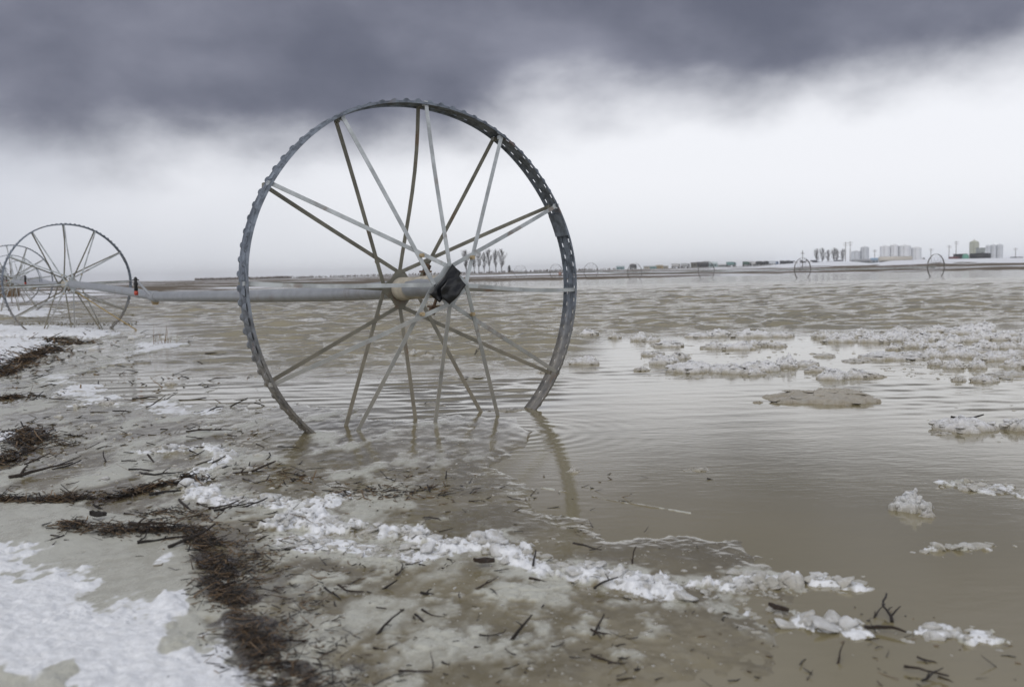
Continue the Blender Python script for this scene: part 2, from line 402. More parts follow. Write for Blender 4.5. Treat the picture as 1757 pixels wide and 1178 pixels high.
# ------------------------------------------------------------------ ice, slush and snow along the near shore
P_film = gl([(-500, 590), (90, 596), (230, 570), (330, 588), (262, 612), (160, 640), (190, 672), (330, 688), (560, 702), (720, 712), (900, 712), (1010, 737),
             (930, 775), (880, 800), (960, 832), (1060, 858), (1180, 878), (1350, 880), (1480, 920), (1530, 965), (1600, 1060), (1757, 1105), (1640, 1178), (1500, 1330), (-500, 1330)])
P_ice = gl([(-600, 858), (110, 868), (330, 908), (345, 960), (343, 1060), (405, 1178), (450, 1330), (-600, 1330)])
P_below = gl([(430, 905), (560, 915), (640, 930), (960, 985), (1150, 1020), (1300, 1050), (1500, 1085), (1720, 1102), (1600, 1140), (1330, 1110), (1180, 1080), (1060, 1178), (1020, 1330), (440, 1330), (400, 1100)])
SNOWS = [gl(p) for p in (
    [(-600, 1010), (60, 1000), (150, 980), (168, 1008), (150, 1050), (205, 1065), (245, 1078), (258, 1025), (310, 1022), (322, 1060), (328, 1110), (352, 1150), (395, 1178), (440, 1330), (-600, 1330)],
    [(-600, 940), (10, 942), (25, 968), (60, 972), (20, 985), (-600, 985)],
    [(190, 1050), (225, 1042), (222, 1062), (195, 1062)],
    [(262, 965), (280, 962), (270, 978)],
    [(-600, 572), (70, 583), (96, 603), (45, 627), (-600, 660)],
    [(-600, 545), (90, 560), (215, 572), (150, 580), (-600, 566)],
    [(-600, 524), (70, 529), (120, 537), (50, 545), (-600, 546)],
    [(-600, 735), (18, 738), (28, 752), (-600, 780)],
    [(60, 640), (150, 645), (330, 695), (420, 712), (300, 712), (130, 690)],
    [(210, 583), (330, 590), (240, 606)])]
SNOW_AMT = [1, 1, 1, 1, 1, 1, 1, 1, 0.62, 0.8]
RIDGES = [(gl(p), wd, ht, am) for p, wd, ht, am in (
    ([(250, 778), (300, 775), (350, 770), (390, 785), (375, 800), (320, 822), (345, 850)], 0.085, 0.030, 1),
    ([(340, 857), (420, 864), (520, 870), (560, 868), (595, 856)], 0.06, 0.026, 1),
    ([(480, 908), (520, 888), (560, 908), (640, 924), (700, 918), (740, 936), (800, 942), (830, 926), (880, 952), (960, 978), (1050, 1002), (1150, 1018), (1240, 1012)], 0.07, 0.034, 1),
    ([(500, 930), (620, 945), (740, 955)], 0.07, 0.015, 0.9),
    ([(1240, 1010), (1290, 998), (1340, 1002), (1400, 998), (1470, 1008)], 0.06, 0.016, 0.95),
    ([(1290, 1048), (1380, 1070), (1500, 1082), (1600, 1087), (1710, 1100)], 0.062, 0.014, 0.95),
    ([(1560, 948), (1620, 941), (1780, 935)], 0.045, 0.008, 0.62),
    ([(1640, 828), (1757, 850), (1850, 870)], 0.09, 0.008, 0.58),
    ([(120, 700), (180, 690), (210, 695)], 0.07, 0.02, 0.9),
    ([(930, 836), (1060, 860), (1180, 879)], 0.014, 0.002, 0.30))]
MATS = [(gl(p), wd, n) for p, wd, n in (
    ([(-60, 866), (10, 862), (110, 860), (200, 857), (260, 838), (340, 826)], 0.035, 620),
    ([(110, 905), (200, 920), (300, 915), (350, 912)], 0.045, 420),
    ([(345, 920), (372, 985), (405, 1050), (440, 1110), (500, 1178), (540, 1260)], 0.045, 1050),
    ([(390, 950), (430, 1020), (490, 1090), (560, 1178), (620, 1260)], 0.10, 380),
    ([(-30, 800), (20, 790), (45, 765), (60, 738)], 0.07, 700),
    ([(-40, 655), (0, 645), (30, 625), (60, 612), (92, 601)], 0.10, 700),
    ([(85, 580), (140, 592)], 0.12, 160), ([(-30, 690), (30, 682)], 0.06, 160),
    ([(240, 890), (300, 880), (340, 900)], 0.05, 120), ([(560, 850), (700, 850), (800, 845)], 0.10, 130), ([(460, 800), (560, 840)], 0.08, 80))]
def ice_fields(X, Y):
    """height and cover of the shore ice at ground points"""
    sc = 0.55 + 0.45 * Y / 3.0
    wob = (fbm(X * 3.2, Y * 1.8, 4, 0.55, 3) - 0.5); wf = (fbm(X * 22, Y * 13, 4, 0.6, 8) - 0.5); lump = fbm(X * 34, Y * 22, 3, 0.55, 15)
    ch = 0.62 * chunky(X * 17 + wf, Y * 15 + wob) + 0.38 * chunky(X * 41, Y * 37)
    ww = 0.40 * sstep(X / Y, -0.08, 0.08)
    film = sstep(poly_sd(X, Y, P_film) + 0.55 * wob * sc + 0.10 * wf, -0.02 - ww, 0.05 + ww)
    h = -0.06 + 0.064 * film + film * 0.004 * (wf + 0.3)
    rfade = 1 - 0.72 * sstep(X / Y, -0.06, 0.10)
    slush = film * (0.12 * rfade + 0.75 * rfade * sstep(fbm(X * 6.5, Y * 3.4, 5, 0.6, 44), 0.50, 0.72) * (0.35 + 0.65 * sstep(-X / Y, -0.05, 0.25)))
    bel = sstep(poly_sd(X, Y, P_below) + 0.30 * wob + 0.05 * wf, -0.04, 0.06)
    slush = np.maximum(slush, bel * (0.95 * sstep(fbm(X * 9.5, Y * 7.0, 5, 0.66, 60), 0.38, 0.66) * (0.55 + 0.6 * ch)))
    leftb = sstep(-X / Y, 0.18, 0.34) * film
    slush = np.maximum(slush, leftb * 0.9 * sstep(fbm(X * 5.0, Y * 1.7, 5, 0.6, 71), 0.44, 0.66))
    h += 0.006 * slush * film * (0.4 + 1.2 * ch)
    ice = sstep(poly_sd(X, Y, P_ice) + 0.10 * wob + 0.04 * wf, -0.015, 0.03)
    h = h * (1 - ice) + ice * (0.012 + 0.004 * wob); slush = slush * (1 - ice) + ice * (0.66 + 0.2 * sstep(wob, -0.1, 0.25))
    snow = np.zeros_like(X)
    for P, am in zip(SNOWS, SNOW_AMT):
        sd_ = poly_sd(X, Y, P) + 0.30 * wob * sc + 0.26 * wf * sc
        s = am * sstep(sd_, -0.05, 0.06); hole = sstep(fbm(X * 7, Y * 4, 4, 0.6, 90), 0.26, 0.36)
        slush = np.maximum(slush, 0.75 * am * sstep(sd_ + 0.05 * wf, -0.22 * sc, 0.04))
        snow = np.maximum(snow, s * (0.15 + 0.85 * hole) * (0.80 + 0.45 * sstep(fbm(X * 12, Y * 7, 4, 0.6, 210), 0.3, 0.6)))
        h = np.maximum(h, -0.05 + (0.058 + 0.014 * lump + 0.006 * ch + 0.02 * sstep(sd_, 0, 0.4)) * s)
    for P, wd, ht, am in RIDGES:
        d = seg_dist(X, Y, P) - wd * (1.5 * wob + 1.8 * wf + 0.5 * (ch - 0.4))
        s = 1 - sstep(d, wd * 0.35, wd * 1.15); br = sstep(fbm(X * 9, Y * 7, 3, 0.6, 120), 0.26, 0.44)
        snow = np.maximum(snow, am * s * br * (0.62 + 0.55 * sstep(fbm(X * 19, Y * 14, 3, 0.6, 133), 0.38, 0.62)));
        slush = np.maximum(slush, 0.85 * (1 - sstep(d, wd * 0.8, wd * 2.6)) * sstep(fbm(X * 16, Y * 11, 4, 0.6, 166), 0.36, 0.60)); h = np.maximum(h, -0.03 + s * br * (0.031 + ht * (0.02 + 0.35 * lump + 0.80 * ch)))
    dirt = np.zeros_like(X)
    for P, wd, n in MATS:
        d = seg_dist(X, Y, P) + 0.08 * wf - 0.03 * wob
        dirt = np.maximum(dirt, (1 - sstep(d, wd * 0.5, wd * 2.0)) * min(1, n / 700.0) * sstep(fbm(X * 14, Y * 10, 3, 0.6, 150), 0.24, 0.48))
    return h, np.clip(slush, 0, 1), snow, dirt, film
def make_ice():
    Y = np.concatenate([np.geomspace(1.2, 1.7, 60)[:-1], np.linspace(1.7, 3.7, 400)[:-1], np.geomspace(3.7, 34, 350)]); rows, cols = len(Y), 640
    az = np.linspace(-0.85, 0.66, cols); YY, AA = np.meshgrid(Y, az, indexing='ij'); X = AA * YY
    h, slush, snow, dirt, film = ice_fields(X, YY)
    idx = np.arange(rows * cols).reshape(rows, cols)
    F = np.stack([idx[:-1, :-1], idx[:-1, 1:], idx[1:, 1:], idx[1:, :-1]], -1).reshape(-1, 4)
    hm = h.ravel()[F].max(1); F = F[hm > -0.045]
    used = np.unique(F); mp = np.full(rows * cols, -1); mp[used] = np.arange(len(used)); F = mp[F]
    V = np.stack([X, YY, h], -1).reshape(-1, 3)[used]
    me = mesh_np('shore_ice', V, F, True, {'slush': slush.ravel()[used], 'snow': snow.ravel()[used], 'dirt': dirt.ravel()[used]})
    m, t, b = material('slush_and_shore_ice'); geo = t.node('ShaderNodeNewGeometry').outputs['Position']
    fine = t.noise(geo, 120, 4, 0.65); mid = t.noise(t.scale(geo, (1, 0.7, 1)), 26, 5, 0.6); big = t.noise(geo, 3.0, 4)
    gran = t.node('ShaderNodeTexVoronoi'); gran.inputs['Scale'].default_value = 75; t.link(t.scale(geo, (1, 0.75, 1)), gran.inputs['Vector'])
    wet = t.mix(t.ramp(big, 0.35, 0.65), (0.155, 0.131, 0.076), (0.215, 0.184, 0.109))
    sl = t.ramp(t.math('ADD', t.attr('slush'), t.math('MULTIPLY', t.math('SUBTRACT', mid, 0.5), 0.8)), 0.05, 0.95)
    c = t.mix(sl, wet, (0.50, 0.50, 0.435))
    fz = t.math('MULTIPLY', t.ramp(gran.outputs['Distance'], 0.32, 0.05), t.ramp(fine, 0.45, 0.62))
    c = t.mix(t.math('MULTIPLY', fz, t.math('MULTIPLY_ADD', t.attr('slush'), 1.2, 0.08, True)), c, (0.6, 0.58, 0.54))
    sn = t.ramp(t.math('ADD', t.attr('snow'), t.math('MULTIPLY', t.math('SUBTRACT', mid, 0.5), 0.8)), 0.34, 0.80)
    c = t.mix(sn, c, t.mix(t.ramp(t.noise(geo, 48, 4, 0.65), 0.38, 0.62), (0.74, 0.755, 0.775), (0.84, 0.86, 0.89)))
    dt = t.ramp(t.math('ADD', t.attr('dirt'), t.math('MULTIPLY', t.math('SUBTRACT', mid, 0.5), 0.9)), 0.25, 0.9)
    c = t.mix(t.math('MULTIPLY', dt, 0.92), c, (0.042, 0.030, 0.020))
    t.put(c, b.inputs['Base Color'])
    t.put(t.math('ADD', t.fmix(sl, 0.07, 0.32), t.math('MULTIPLY', sn, 0.5)), b.inputs['Roughness'])
    b.inputs['IOR'].default_value = 1.5
    hh = t.math('ADD', t.math('MULTIPLY', mid, 0.8), t.math('MULTIPLY', fine, 0.25))
    bn = bump(t, b, hh, 0.5, 0.012)
    t.put(t.math('MULTIPLY_ADD', t.math('MAXIMUM', sl, sn), 0.55, 0.05), bn.inputs['Strength'])
    tag(obj('shore_ice', me, m), kind='structure')
make_ice()

# ------------------------------------------------------------------ the wheel line
WR, WW, FL, FA = 0.965, 0.118, 0.556, 0.092       # rim radius, rim width, spacing of hub plates, hub plate reach
HUB1 = np.array([-0.4604, 4.9507, 0.7042])
YAW1, TILT1, PHI1 = 0.5772, -0.0378, -0.0394
def rim_mesh(lugs=88, sub=3):
    """pressed steel band: two rows of slots, each with a lug raised beside it"""
    N = lugs * sub
    # cross profile: (offset along the axis, radial offset)
    prof = [(-0.5, -0.012), (-0.47, 0.0), (-0.33, 0.0), (-0.235, 0.0), (-0.14, 0.006), (0.14, 0.006), (0.235, 0.0), (0.33, 0.0), (0.47, 0.0), (0.5, -0.012)]
    V = []
    for i in range(N):
        a = 2 * PI * i / N; dr = 0.004 * math.sin(3 * a + 1) + 0.003 * math.sin(7 * a)
        for (o, r_) in prof: V.append(((WR + r_ + dr) * math.cos(a), o * WW, (WR + r_ + dr) * math.sin(a)))
    F = []; P = len(prof)
    rg = random.Random(3)
    miss = {rg.randrange(lugs) for _ in range(9)}
    for i in range(N):
        for j in range(P - 1):
            if j in (2, 6) and (i + (1 if j == 6 else 0)) % sub == 0 and i // sub not in miss: continue     # slot
            i2 = (i + 1) % N; F.append((i * P + j, i2 * P + j, i2 * P + j + 1, i * P + j + 1))
    me0 = bpy.data.meshes.new('rim_surface'); me0.from_pydata(V, [], F)
    bm = bmesh.new(); bm.from_mesh(me0); bmesh.ops.recalc_face_normals(bm, faces=bm.faces)
    bmesh.ops.solidify(bm, geom=bm.faces[:], thickness=0.004)
    bm.to_mesh(me0); bm.free()
    b = MB(); b.add([v.co[:] for v in me0.vertices], [tuple(p.vertices) for p in me0.polygons], False)
    for k in range(lugs):
        for row, sh in ((-0.27, 0.5), (0.27, -0.5)):
            a0 = 2 * PI * (k * sub + (1.0 if sh > 0 else -0.0)) / N; L = 2 * PI * 1.7 / N
            VV = []; hs = (0.0, 0.011, 0.013, 0.011, 0.0)
            for q, hgt in enumerate(hs):
                a = a0 + L * (q / 4.0)
                for o in (-0.012, 0.012):
                    rr = WR - 0.001 + hgt; VV.append((rr * math.cos(a), row * WW + o * (1 - 0.25 * (hgt > 0)), rr * math.sin(a)))
            FF = [(2 * q, 2 * q + 2, 2 * q + 3, 2 * q + 1) for q in range(4)] + [(0, 2, 4, 6, 8), (9, 7, 5, 3, 1)]
            b.add(VV, FF)
    return b.mesh('wheel')
def wheel_place(o, hub, yaw, tilt, phi, base):
    n = np.array([-math.sin(yaw) * math.cos(tilt), math.cos(yaw) * math.cos(tilt), math.sin(tilt)])
    e1 = np.cross(n, [0, 0, 1.0]); e1 /= np.linalg.norm(e1); e2 = np.cross(e1, n)
    Rm = Matrix(((e1[0], n[0], e2[0]), (e1[1], n[1], e2[1]), (e1[2], n[2], e2[2])))
    Rm = Rm @ Matrix.Rotation(-phi, 3, 'Y')
    o.matrix_basis = Matrix.Translation(Vector(hub - base)) @ Rm.to_4x4()
def make_wheel(parent):
    wh = obj('wheel', rim_mesh(), M_rim, parent)
    rg = random.Random(12)
    bow = {(90, -1): 0.008, (90, 1): -0.024, (180, -1): 0.010, (180, 1): -0.010, (0, -1): -0.012}
    for s in (-1, 1):                                            # -1 is the plate at the pipe's open end
        for c in range(4):
            tc_ = 90 * c
            for dt in (-60, 0, 60):
                tr = (tc_ + dt) % 360
                lay = {0: 0.0, 60: 0.004, -60: -0.004}[dt]
                A = np.array([FA * math.cos(R(tc_)), s * (FL / 2 + 0.006) + lay, FA * math.sin(R(tc_))])
                B = np.array([(WR - 0.008) * math.cos(R(tr + (1.0 if dt > 0 else -1.0 if dt < 0 else 0))), s * WW * 0.38, (WR - 0.008) * math.sin(R(tr))])
                tang = np.cross([0, 1.0, 0], (B - A) / np.linalg.norm(B - A))
                bw = bow.get((tr, s), rg.uniform(-0.006, 0.006)) if dt == 0 else rg.uniform(-0.006, 0.006)
                pts = []
                for q in range(9):
                    t_ = q / 8; pts.append(A + (B - A) * t_ - tang * bw * math.sin(PI * t_ ** 1.3) * (1 if dt == 0 else 0.7))
                b = MB(); b.strip(pts, 0.0205, 0.005, (0, 1, 0.02))
                # foot folded flat against the rim
                b.box(B + np.array([0, -s * 0.012, 0]), (0.02, 0.03, 0.02))
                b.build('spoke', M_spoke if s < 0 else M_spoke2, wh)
        # hub plate with four arms
        b = MB(); poly = []
        for k in range(8):
            a = R(45 * k); r_ = FA + 0.018 if k % 2 == 0 else FA * 0.86
            if k % 2 == 0:
                for d in (-0.17, 0.17): poly.append((r_ * math.cos(a + d), s * FL / 2 - 0.003, r_ * math.sin(a + d)))
            else: poly.append((r_ * math.cos(a), s * FL / 2 - 0.003, r_ * math.sin(a)))
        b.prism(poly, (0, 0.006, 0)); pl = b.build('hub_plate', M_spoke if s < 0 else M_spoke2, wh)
        for c in range(4):
            a = R(45 + 90 * c); rr = 0.205
            b = MB(); y0 = s * (0.5 * FL - (0.5 * FL - 0.38 * WW) * 0.13 + 0.012)
            b.tube([(rr * math.cos(a), y0 - 0.012, rr * math.sin(a)), (rr * math.cos(a), y0 + 0.012, rr * math.sin(a))], 0.011, 6, smooth=False)
            b.build('bolt', M_brass, wh)
    b = MB(); ys = [-FL / 2 + 0.004, -FL / 2 + 0.05, FL / 2 - 0.16, FL / 2 - 0.10, FL / 2 - 0.095, FL / 2 - 0.088, FL / 2 - 0.083, FL / 2 - 0.02, FL / 2 - 0.012]
    b.tube([(0, y, 0) for y in ys], [0.058, 0.058, 0.059, 0.062, 0.062, 0.058, 0.062, 0.064, 0.056], 28)
    b.build('hub_tube', M_hub, wh)
    for a, y0, l0 in ((R(66), 0.05, 0.13), (R(-112), -0.19, 0.15)):
        b = MB(); d = np.array([math.cos(a), 0, math.sin(a)]); o = np.array([0, y0, 0])
        b.tube([o + d * 0.05, o + d * l0], 0.008, 6); b.tube([o + d * (l0 - 0.03), o + d * (l0 + 0.004)], 0.019, 6, smooth=False)
        b.box(o + d * (l0 - 0.036), (0.05, 0.05, 0.01)); b.build('clamp_bolt', M_rust, wh)
    # plate riveted over the joint of the band
    b = MB(); VV = []; n = 7
    for i in range(n):
        a = R(19 + 1.3 * i)
        for (o, r_) in ((-0.5, -0.006), (0.5, -0.006)): VV.append(((WR + r_) * math.cos(a), o * (WW + 0.004), (WR + r_) * math.sin(a)))
    for i in range(n):
        a = R(19 + 1.3 * i)
        for (o, r_) in ((-0.5, -0.011), (0.5, -0.011)): VV.append(((WR + r_) * math.cos(a), o * (WW + 0.004), (WR + r_) * math.sin(a)))
    FF = [(2 * i, 2 * i + 2, 2 * i + 3, 2 * i + 1) for i in range(n - 1)] + [(2 * n + 2 * i + 1, 2 * n + 2 * i + 3, 2 * n + 2 * i + 2, 2 * n + 2 * i) for i in range(n - 1)]
    FF += [(2 * i, 2 * n + 2 * i, 2 * n + 2 * i + 2, 2 * i + 2) for i in range(n - 1)] + [(2 * i + 3, 2 * n + 2 * i + 3, 2 * n + 2 * i + 1, 2 * i + 1) for i in range(n - 1)] + [(0, 1, 2 * n + 1, 2 * n), (2 * n - 2, 4 * n - 2, 4 * n - 1, 2 * n - 1)]
    b.add(VV, FF); b.build('splice_plate', M_rim, wh)
    return wh
BASE = np.array([HUB1[0], HUB1[1], 0.0])
line = empty('wheel_line', tuple(BASE), 'galvanised irrigation pipe carried on tall spoked wheels standing in icy flood water', 'irrigation line')
wheel1 = make_wheel(line); wheel_place(wheel1, HUB1, YAW1, TILT1, PHI1, BASE)
HUBS = [HUB1, np.array([-7.137, 15.164, 0.743]), at_y(23, 482, 25.3), at_y(20, 481.5, 35.6), at_y(34, 481.5, 46.0)]
YAWS = [YAW1, 0.66, 0.62, 0.60, 0.52]
for k in range(1, 5):
    c = copy_tree(wheel1, line); wheel_place(c, HUBS[k], YAWS[k], 0.0, [0, 0.035, 0.12, -0.05, 0.2][k], BASE)
nrm1 = np.array([-math.sin(YAW1) * math.cos(TILT1), math.cos(YAW1) * math.cos(TILT1), math.sin(TILT1)])
def line_pt(k, t, px=None, py=None):
    p = HUBS[k] * (1 - t) + HUBS[k + 1] * t
    return p if py is None else at_y(px, py, p[1])
def curve(P, n=6):
    """smooth points through P (Catmull-Rom)"""
    P = [np.array(p, float) for p in P]; out_ = []
    for i in range(len(P) - 1):
        p0, p1, p2, p3 = P[max(i - 1, 0)], P[i], P[i + 1], P[min(i + 2, len(P) - 1)]
        for j in range(n):
            t = j / n; out_.append(0.5 * ((2 * p1) + (-p0 + p2) * t + (2 * p0 - 5 * p1 + 4 * p2 - p3) * t * t + (-p0 + 3 * p1 - 3 * p2 + p3) * t ** 3))
    out_.append(P[-1]); return out_
K1 = line_pt(0, 0.507, 266, 508.5)
pipe_a = curve([HUB1 - nrm1 * 0.30, HUB1 + nrm1 * 0.27, line_pt(0, 0.16, 560, 504.5), line_pt(0, 0.30, 410, 508), K1])
K2 = HUBS[1] * 0.5 + HUBS[2] * 0.5 + np.array([0, 0, -0.06])
pipe_b = curve([K1, line_pt(0, 0.62, 226, 501), HUBS[1], K2])
pipes = [pipe_a, pipe_b]; last = K2; joints = [K1, K2]
for k in range(2, 5):
    nx = HUBS[k] * 0.5 + (HUBS[k + 1] if k < 4 else HUBS[k] + (HUBS[k] - HUBS[k - 1])) * 0.5 + np.array([0, 0, -0.06])
    pipes.append(curve([last, HUBS[k], nx])); joints.append(nx); last = nx
for p in pipes:
    b = MB(); b.tube([q - BASE for q in p], 0.051, 24); b.build('pipe', M_pipe, line)
def sprinkler(J, u, parent, base):
    """coupling, leaning riser and sprinkler head at a pipe joint; u is the pipe's direction"""
    J = J - base; u = u / np.linalg.norm(u)
    b = MB(); b.tube([J - u * 0.10, J - u * 0.06, J + u * 0.06, J + u * 0.10], [0.055, 0.061, 0.061, 0.055], 20); cp = b.build('coupling', M_pipe, parent)
    b = MB(); b.tube([J + np.array([0, 0, -0.04]), J + np.array([0, 0, -0.088])], [0.045, 0.03], 10); b.build('drain_valve', M_brass, cp)
    top = J + np.array([-0.22, 0.12, 0.155]); low = J + np.array([0.0, -0.055, -0.015])
    b = MB(); b.tube([low, low * 0.35 + top * 0.65, top], [0.02, 0.014, 0.014], 8)
    sp = b.build('sprinkler', M_pipe, parent)
    hd = J + np.array([-0.245, 0.11, 0.14])
    b = MB(); b.lathe([(0.012, -0.08), (0.022, -0.075), (0.018, -0.02), (0.026, 0.0), (0.014, 0.03), (0.022, 0.05), (0.01, 0.075)], 10, hd)
    b.box(hd + np.array([0.0, 0, 0.04]), (0.07, 0.014, 0.014)); b.build('head', M_blackp, sp)
    b = MB(); b.lathe([(0.012, -0.125), (0.021, -0.12), (0.024, -0.095), (0.018, -0.075)], 10, hd); b.build('nozzle', M_red, sp)
sprinkler(K1, HUBS[1] - HUBS[0], line, BASE)
for j in joints[1:3]: sprinkler(j, HUBS[1] - HUBS[0], line, BASE)
# black plastic flaps tied over the open end of the pipe
def on_plane(px, py, P0, n):
    d = ray(px, py); o = np.array([0, 0, CAMH]); t = ((P0 - o) @ n) / (d @ n); return o + d * t
def flap(pts, off, seed):
    P0 = HUB1 - nrm1 * (FL / 2 + off); poly = [on_plane(x, y, P0, nrm1) for x, y in pts]
    bm = bmesh.new(); vs = [bm.verts.new(p - BASE) for p in poly]; f = bm.faces.new(vs)
    bmesh.ops.triangulate(bm, faces=bm.faces[:]); bmesh.ops.subdivide_edges(bm, edges=bm.edges[:], cuts=3, use_grid_fill=True)
    bmesh.ops.subdivide_edges(bm, edges=bm.edges[:], cuts=1, use_grid_fill=True)
    c = np.mean(poly, 0) - BASE; e1 = np.cross(nrm1, [0, 0, 1.0])
    for v in bm.verts:
        p = np.array(v.co) - c; x_, z_ = p @ e1, p[2]
        wv = 0.0035 * math.sin(48 * x_ + 36 * z_ + seed) + 0.002 * math.sin(95 * z_ - 60 * x_ + 2 * seed) - 0.8 * (x_ * x_ + z_ * z_)
        v.co = Vector(np.array(v.co) - nrm1 * wv)
    bmesh.ops.recalc_face_normals(bm, faces=bm.faces); bmesh.ops.solidify(bm, geom=bm.faces[:], thickness=0.005)
    me = bpy.data.meshes.new('end_flap'); bm.to_mesh(me); bm.free()
    me.polygons.foreach_set('use_smooth', np.ones(len(me.polygons), bool))
    return obj('end_flap', me, M_black, line)
flap([(778, 453), (792, 467), (787, 480), (770, 500), (755, 519), (737.5, 504.5), (752, 487)], 0.035, 0.4)
flap([(788, 473), (800, 489), (789, 505), (773, 522), (761, 512), (757, 496), (770, 478)], 0.060, 2.1)
# rope from the second hub down to the ice
rp = [HUBS[1] + np.array([0.05, -0.12, -0.04]), gnd(238, 566)]
b = MB(); m_ = (rp[0] + rp[1]) / 2 + np.array([0, 0, -0.02]); b.tube(curve([rp[0], m_, rp[1] - np.array([0, 0, 0.02])], 5), 0.009, 6)
tag(b.build('rope', M_rope), 'thin tan rope stretched from a wheel hub down to the ice', 'rope')

# the second line, across the water
def far_wheel(parent):
    b = MB(); n = 40; V = []
    for i in range(n):
        a = 2 * PI * i / n
        for (o, r_) in ((-0.05, 0.006), (0.05, 0.006), (0.05, -0.006), (-0.05, -0.006)): V.append(((WR + r_) * math.cos(a), o, (WR + r_) * math.sin(a)))
    F = [(4 * i + k, 4 * ((i + 1) % n) + k, 4 * ((i + 1) % n) + (k + 1) % 4, 4 * i + (k + 1) % 4) for i in range(n) for k in range(4)]
    b.add(V, F); wh = b.build('wheel', M_farw, parent)
    for s in (-1, 1):
        for c in range(4):
            for dt in (-60, 0, 60):
                tr = 90 * c + dt; b = MB()
                b.tube([(0.09 * math.cos(R(90 * c)), s * 0.27, 0.09 * math.sin(R(90 * c))), (WR * math.cos(R(tr)), s * 0.04, WR * math.sin(R(tr)))], 0.006, 4)
                b.build('spoke', M_farw, wh)
    return wh
FARW = [(1606, 71.0), (1377, 80.5), (1212, 90.5), (1089, 100.5), (1014, 111.0), (954, 122.0), (893, 134.0)]
fh = []
for px, Yd in FARW:
    g = at_y(px, hor(px), Yd); zz = max(float(land_z(g[0], Yd)), -0.2); fh.append(np.array([g[0], Yd, zz + WR - 0.03]))
fb = np.array([fh[0][0], fh[0][1], 0.0])
fline = empty('wheel_line', tuple(fb), 'dark distant wheeled irrigation line crossing the open water towards the far shore', 'irrigation line')
fw = far_wheel(fline)
for k, h_ in enumerate(fh):
    o = fw if k == 0 else copy_tree(fw, fline); wheel_place(o, h_, 0.5 + 0.1 * math.sin(k * 3), 0, 0.3 * k, fb)
for k in range(len(fh) - 1):
    b = MB(); m_ = (fh[k] + fh[k + 1]) / 2 - np.array([0, 0, 0.10]); b.tube([q - fb for q in curve([fh[k], m_, fh[k + 1]], 4)], 0.055, 8); b.build('pipe', M_spoke, fline)
b = MB(); b.tube([fh[1] - fb, fh[1] - fb + np.array([0, 0, 1.6])], 0.03, 5); b.box(fh[1] - fb + np.array([0, 0, 1.35]), (0.35, 0.04, 0.04)); b.build('riser', M_farw, fline)

# ------------------------------------------------------------------ floating ice, ridge ice
def ice_material(name, top, low, zlow, zhigh):
    m, t, b = material(name); geo = t.node('ShaderNodeNewGeometry').outputs['Position']; oi = t.node('ShaderNodeObjectInfo').outputs['Random']
    n1 = t.noise(geo, 11, 5, 0.65); n2 = t.noise(geo, 70, 5, 0.7); n3 = t.noise(geo, 32, 4, 0.6)
    s_ = t.node('ShaderNodeSeparateXYZ'); t.link(geo, s_.inputs[0])
    hz = t.math('ADD', s_.outputs[2], t.math('MULTIPLY', t.math('SUBTRACT', n1, 0.5), 0.10))
    soak = t.ramp(hz, zlow, zhigh)                                   # water soaks the floating ice from below
    c = t.mix(soak, low, top)
    c = t.mix(t.math('MULTIPLY', t.ramp(t.math('ADD', t.math('MULTIPLY', n3, 0.6), t.math('MULTIPLY', n1, 0.4)), 0.44, 0.62), t.ramp(oi, 0.0, 1.0, 0.35, 0.9)), c, (0.46, 0.44, 0.385))   # silt frozen in
    t.put(c, b.inputs['Base Color']); b.inputs['IOR'].default_value = 1.31
    t.put(t.fmix(soak, 0.15, 0.5), b.inputs['Roughness'])
    b.inputs['Subsurface Weight'].default_value = 0.35; b.inputs['Subsurface Radius'].default_value = (0.02, 0.02, 0.022); b.inputs['Subsurface Scale'].default_value = 0.8
    bump(t, b, t.math('ADD', n2, t.math('MULTIPLY', n3, 0.8)), 0.9, 0.014); return m
M_ice = ice_material('floating_slush_ice', (0.80, 0.805, 0.82), (0.40, 0.365, 0.285), -0.015, 0.045)
M_snowice = ice_material('ridge_snow_ice', (0.80, 0.815, 0.835), (0.50, 0.48, 0.42), -0.005, 0.04)
M_dirtyice = ice_material('silt_covered_ice', (0.46, 0.425, 0.36), (0.36, 0.32, 0.25), -0.02, 0.05)
_ico = {}
def ico(sub):
    if sub not in _ico:
        bm = bmesh.new(); bmesh.ops.create_icosphere(bm, subdivisions=sub, radius=1.0)
        _ico[sub] = (np.array([v.co[:] for v in bm.verts]), np.array([[v.index for v in f.verts] for f in bm.faces])); bm.free()
    return _ico[sub]
def lump(rg, sub, rough=0.22):
    V, F = ico(sub); d = np.zeros(len(V))
    for f_, a_ in ((1.7, 0.55), (3.3, 0.33), (6.1, 0.18), (11, 0.09)):
        for _ in range(3):
            k = rg.normal(size=3); k = k / np.linalg.norm(k) * f_; d += a_ / 1.7 * np.sin(V @ k + rg.random() * 6.28)
    W_ = V * (1 + rough * d)[:, None]
    for _ in range(3):                                            # a few broken faces
        n = rg.normal(size=3); n /= np.linalg.norm(n); lim = 0.62 + 0.25 * rg.random(); ex = np.maximum(W_ @ n - lim, 0); W_ = W_ - ex[:, None] * n * 0.85
    return W_, F
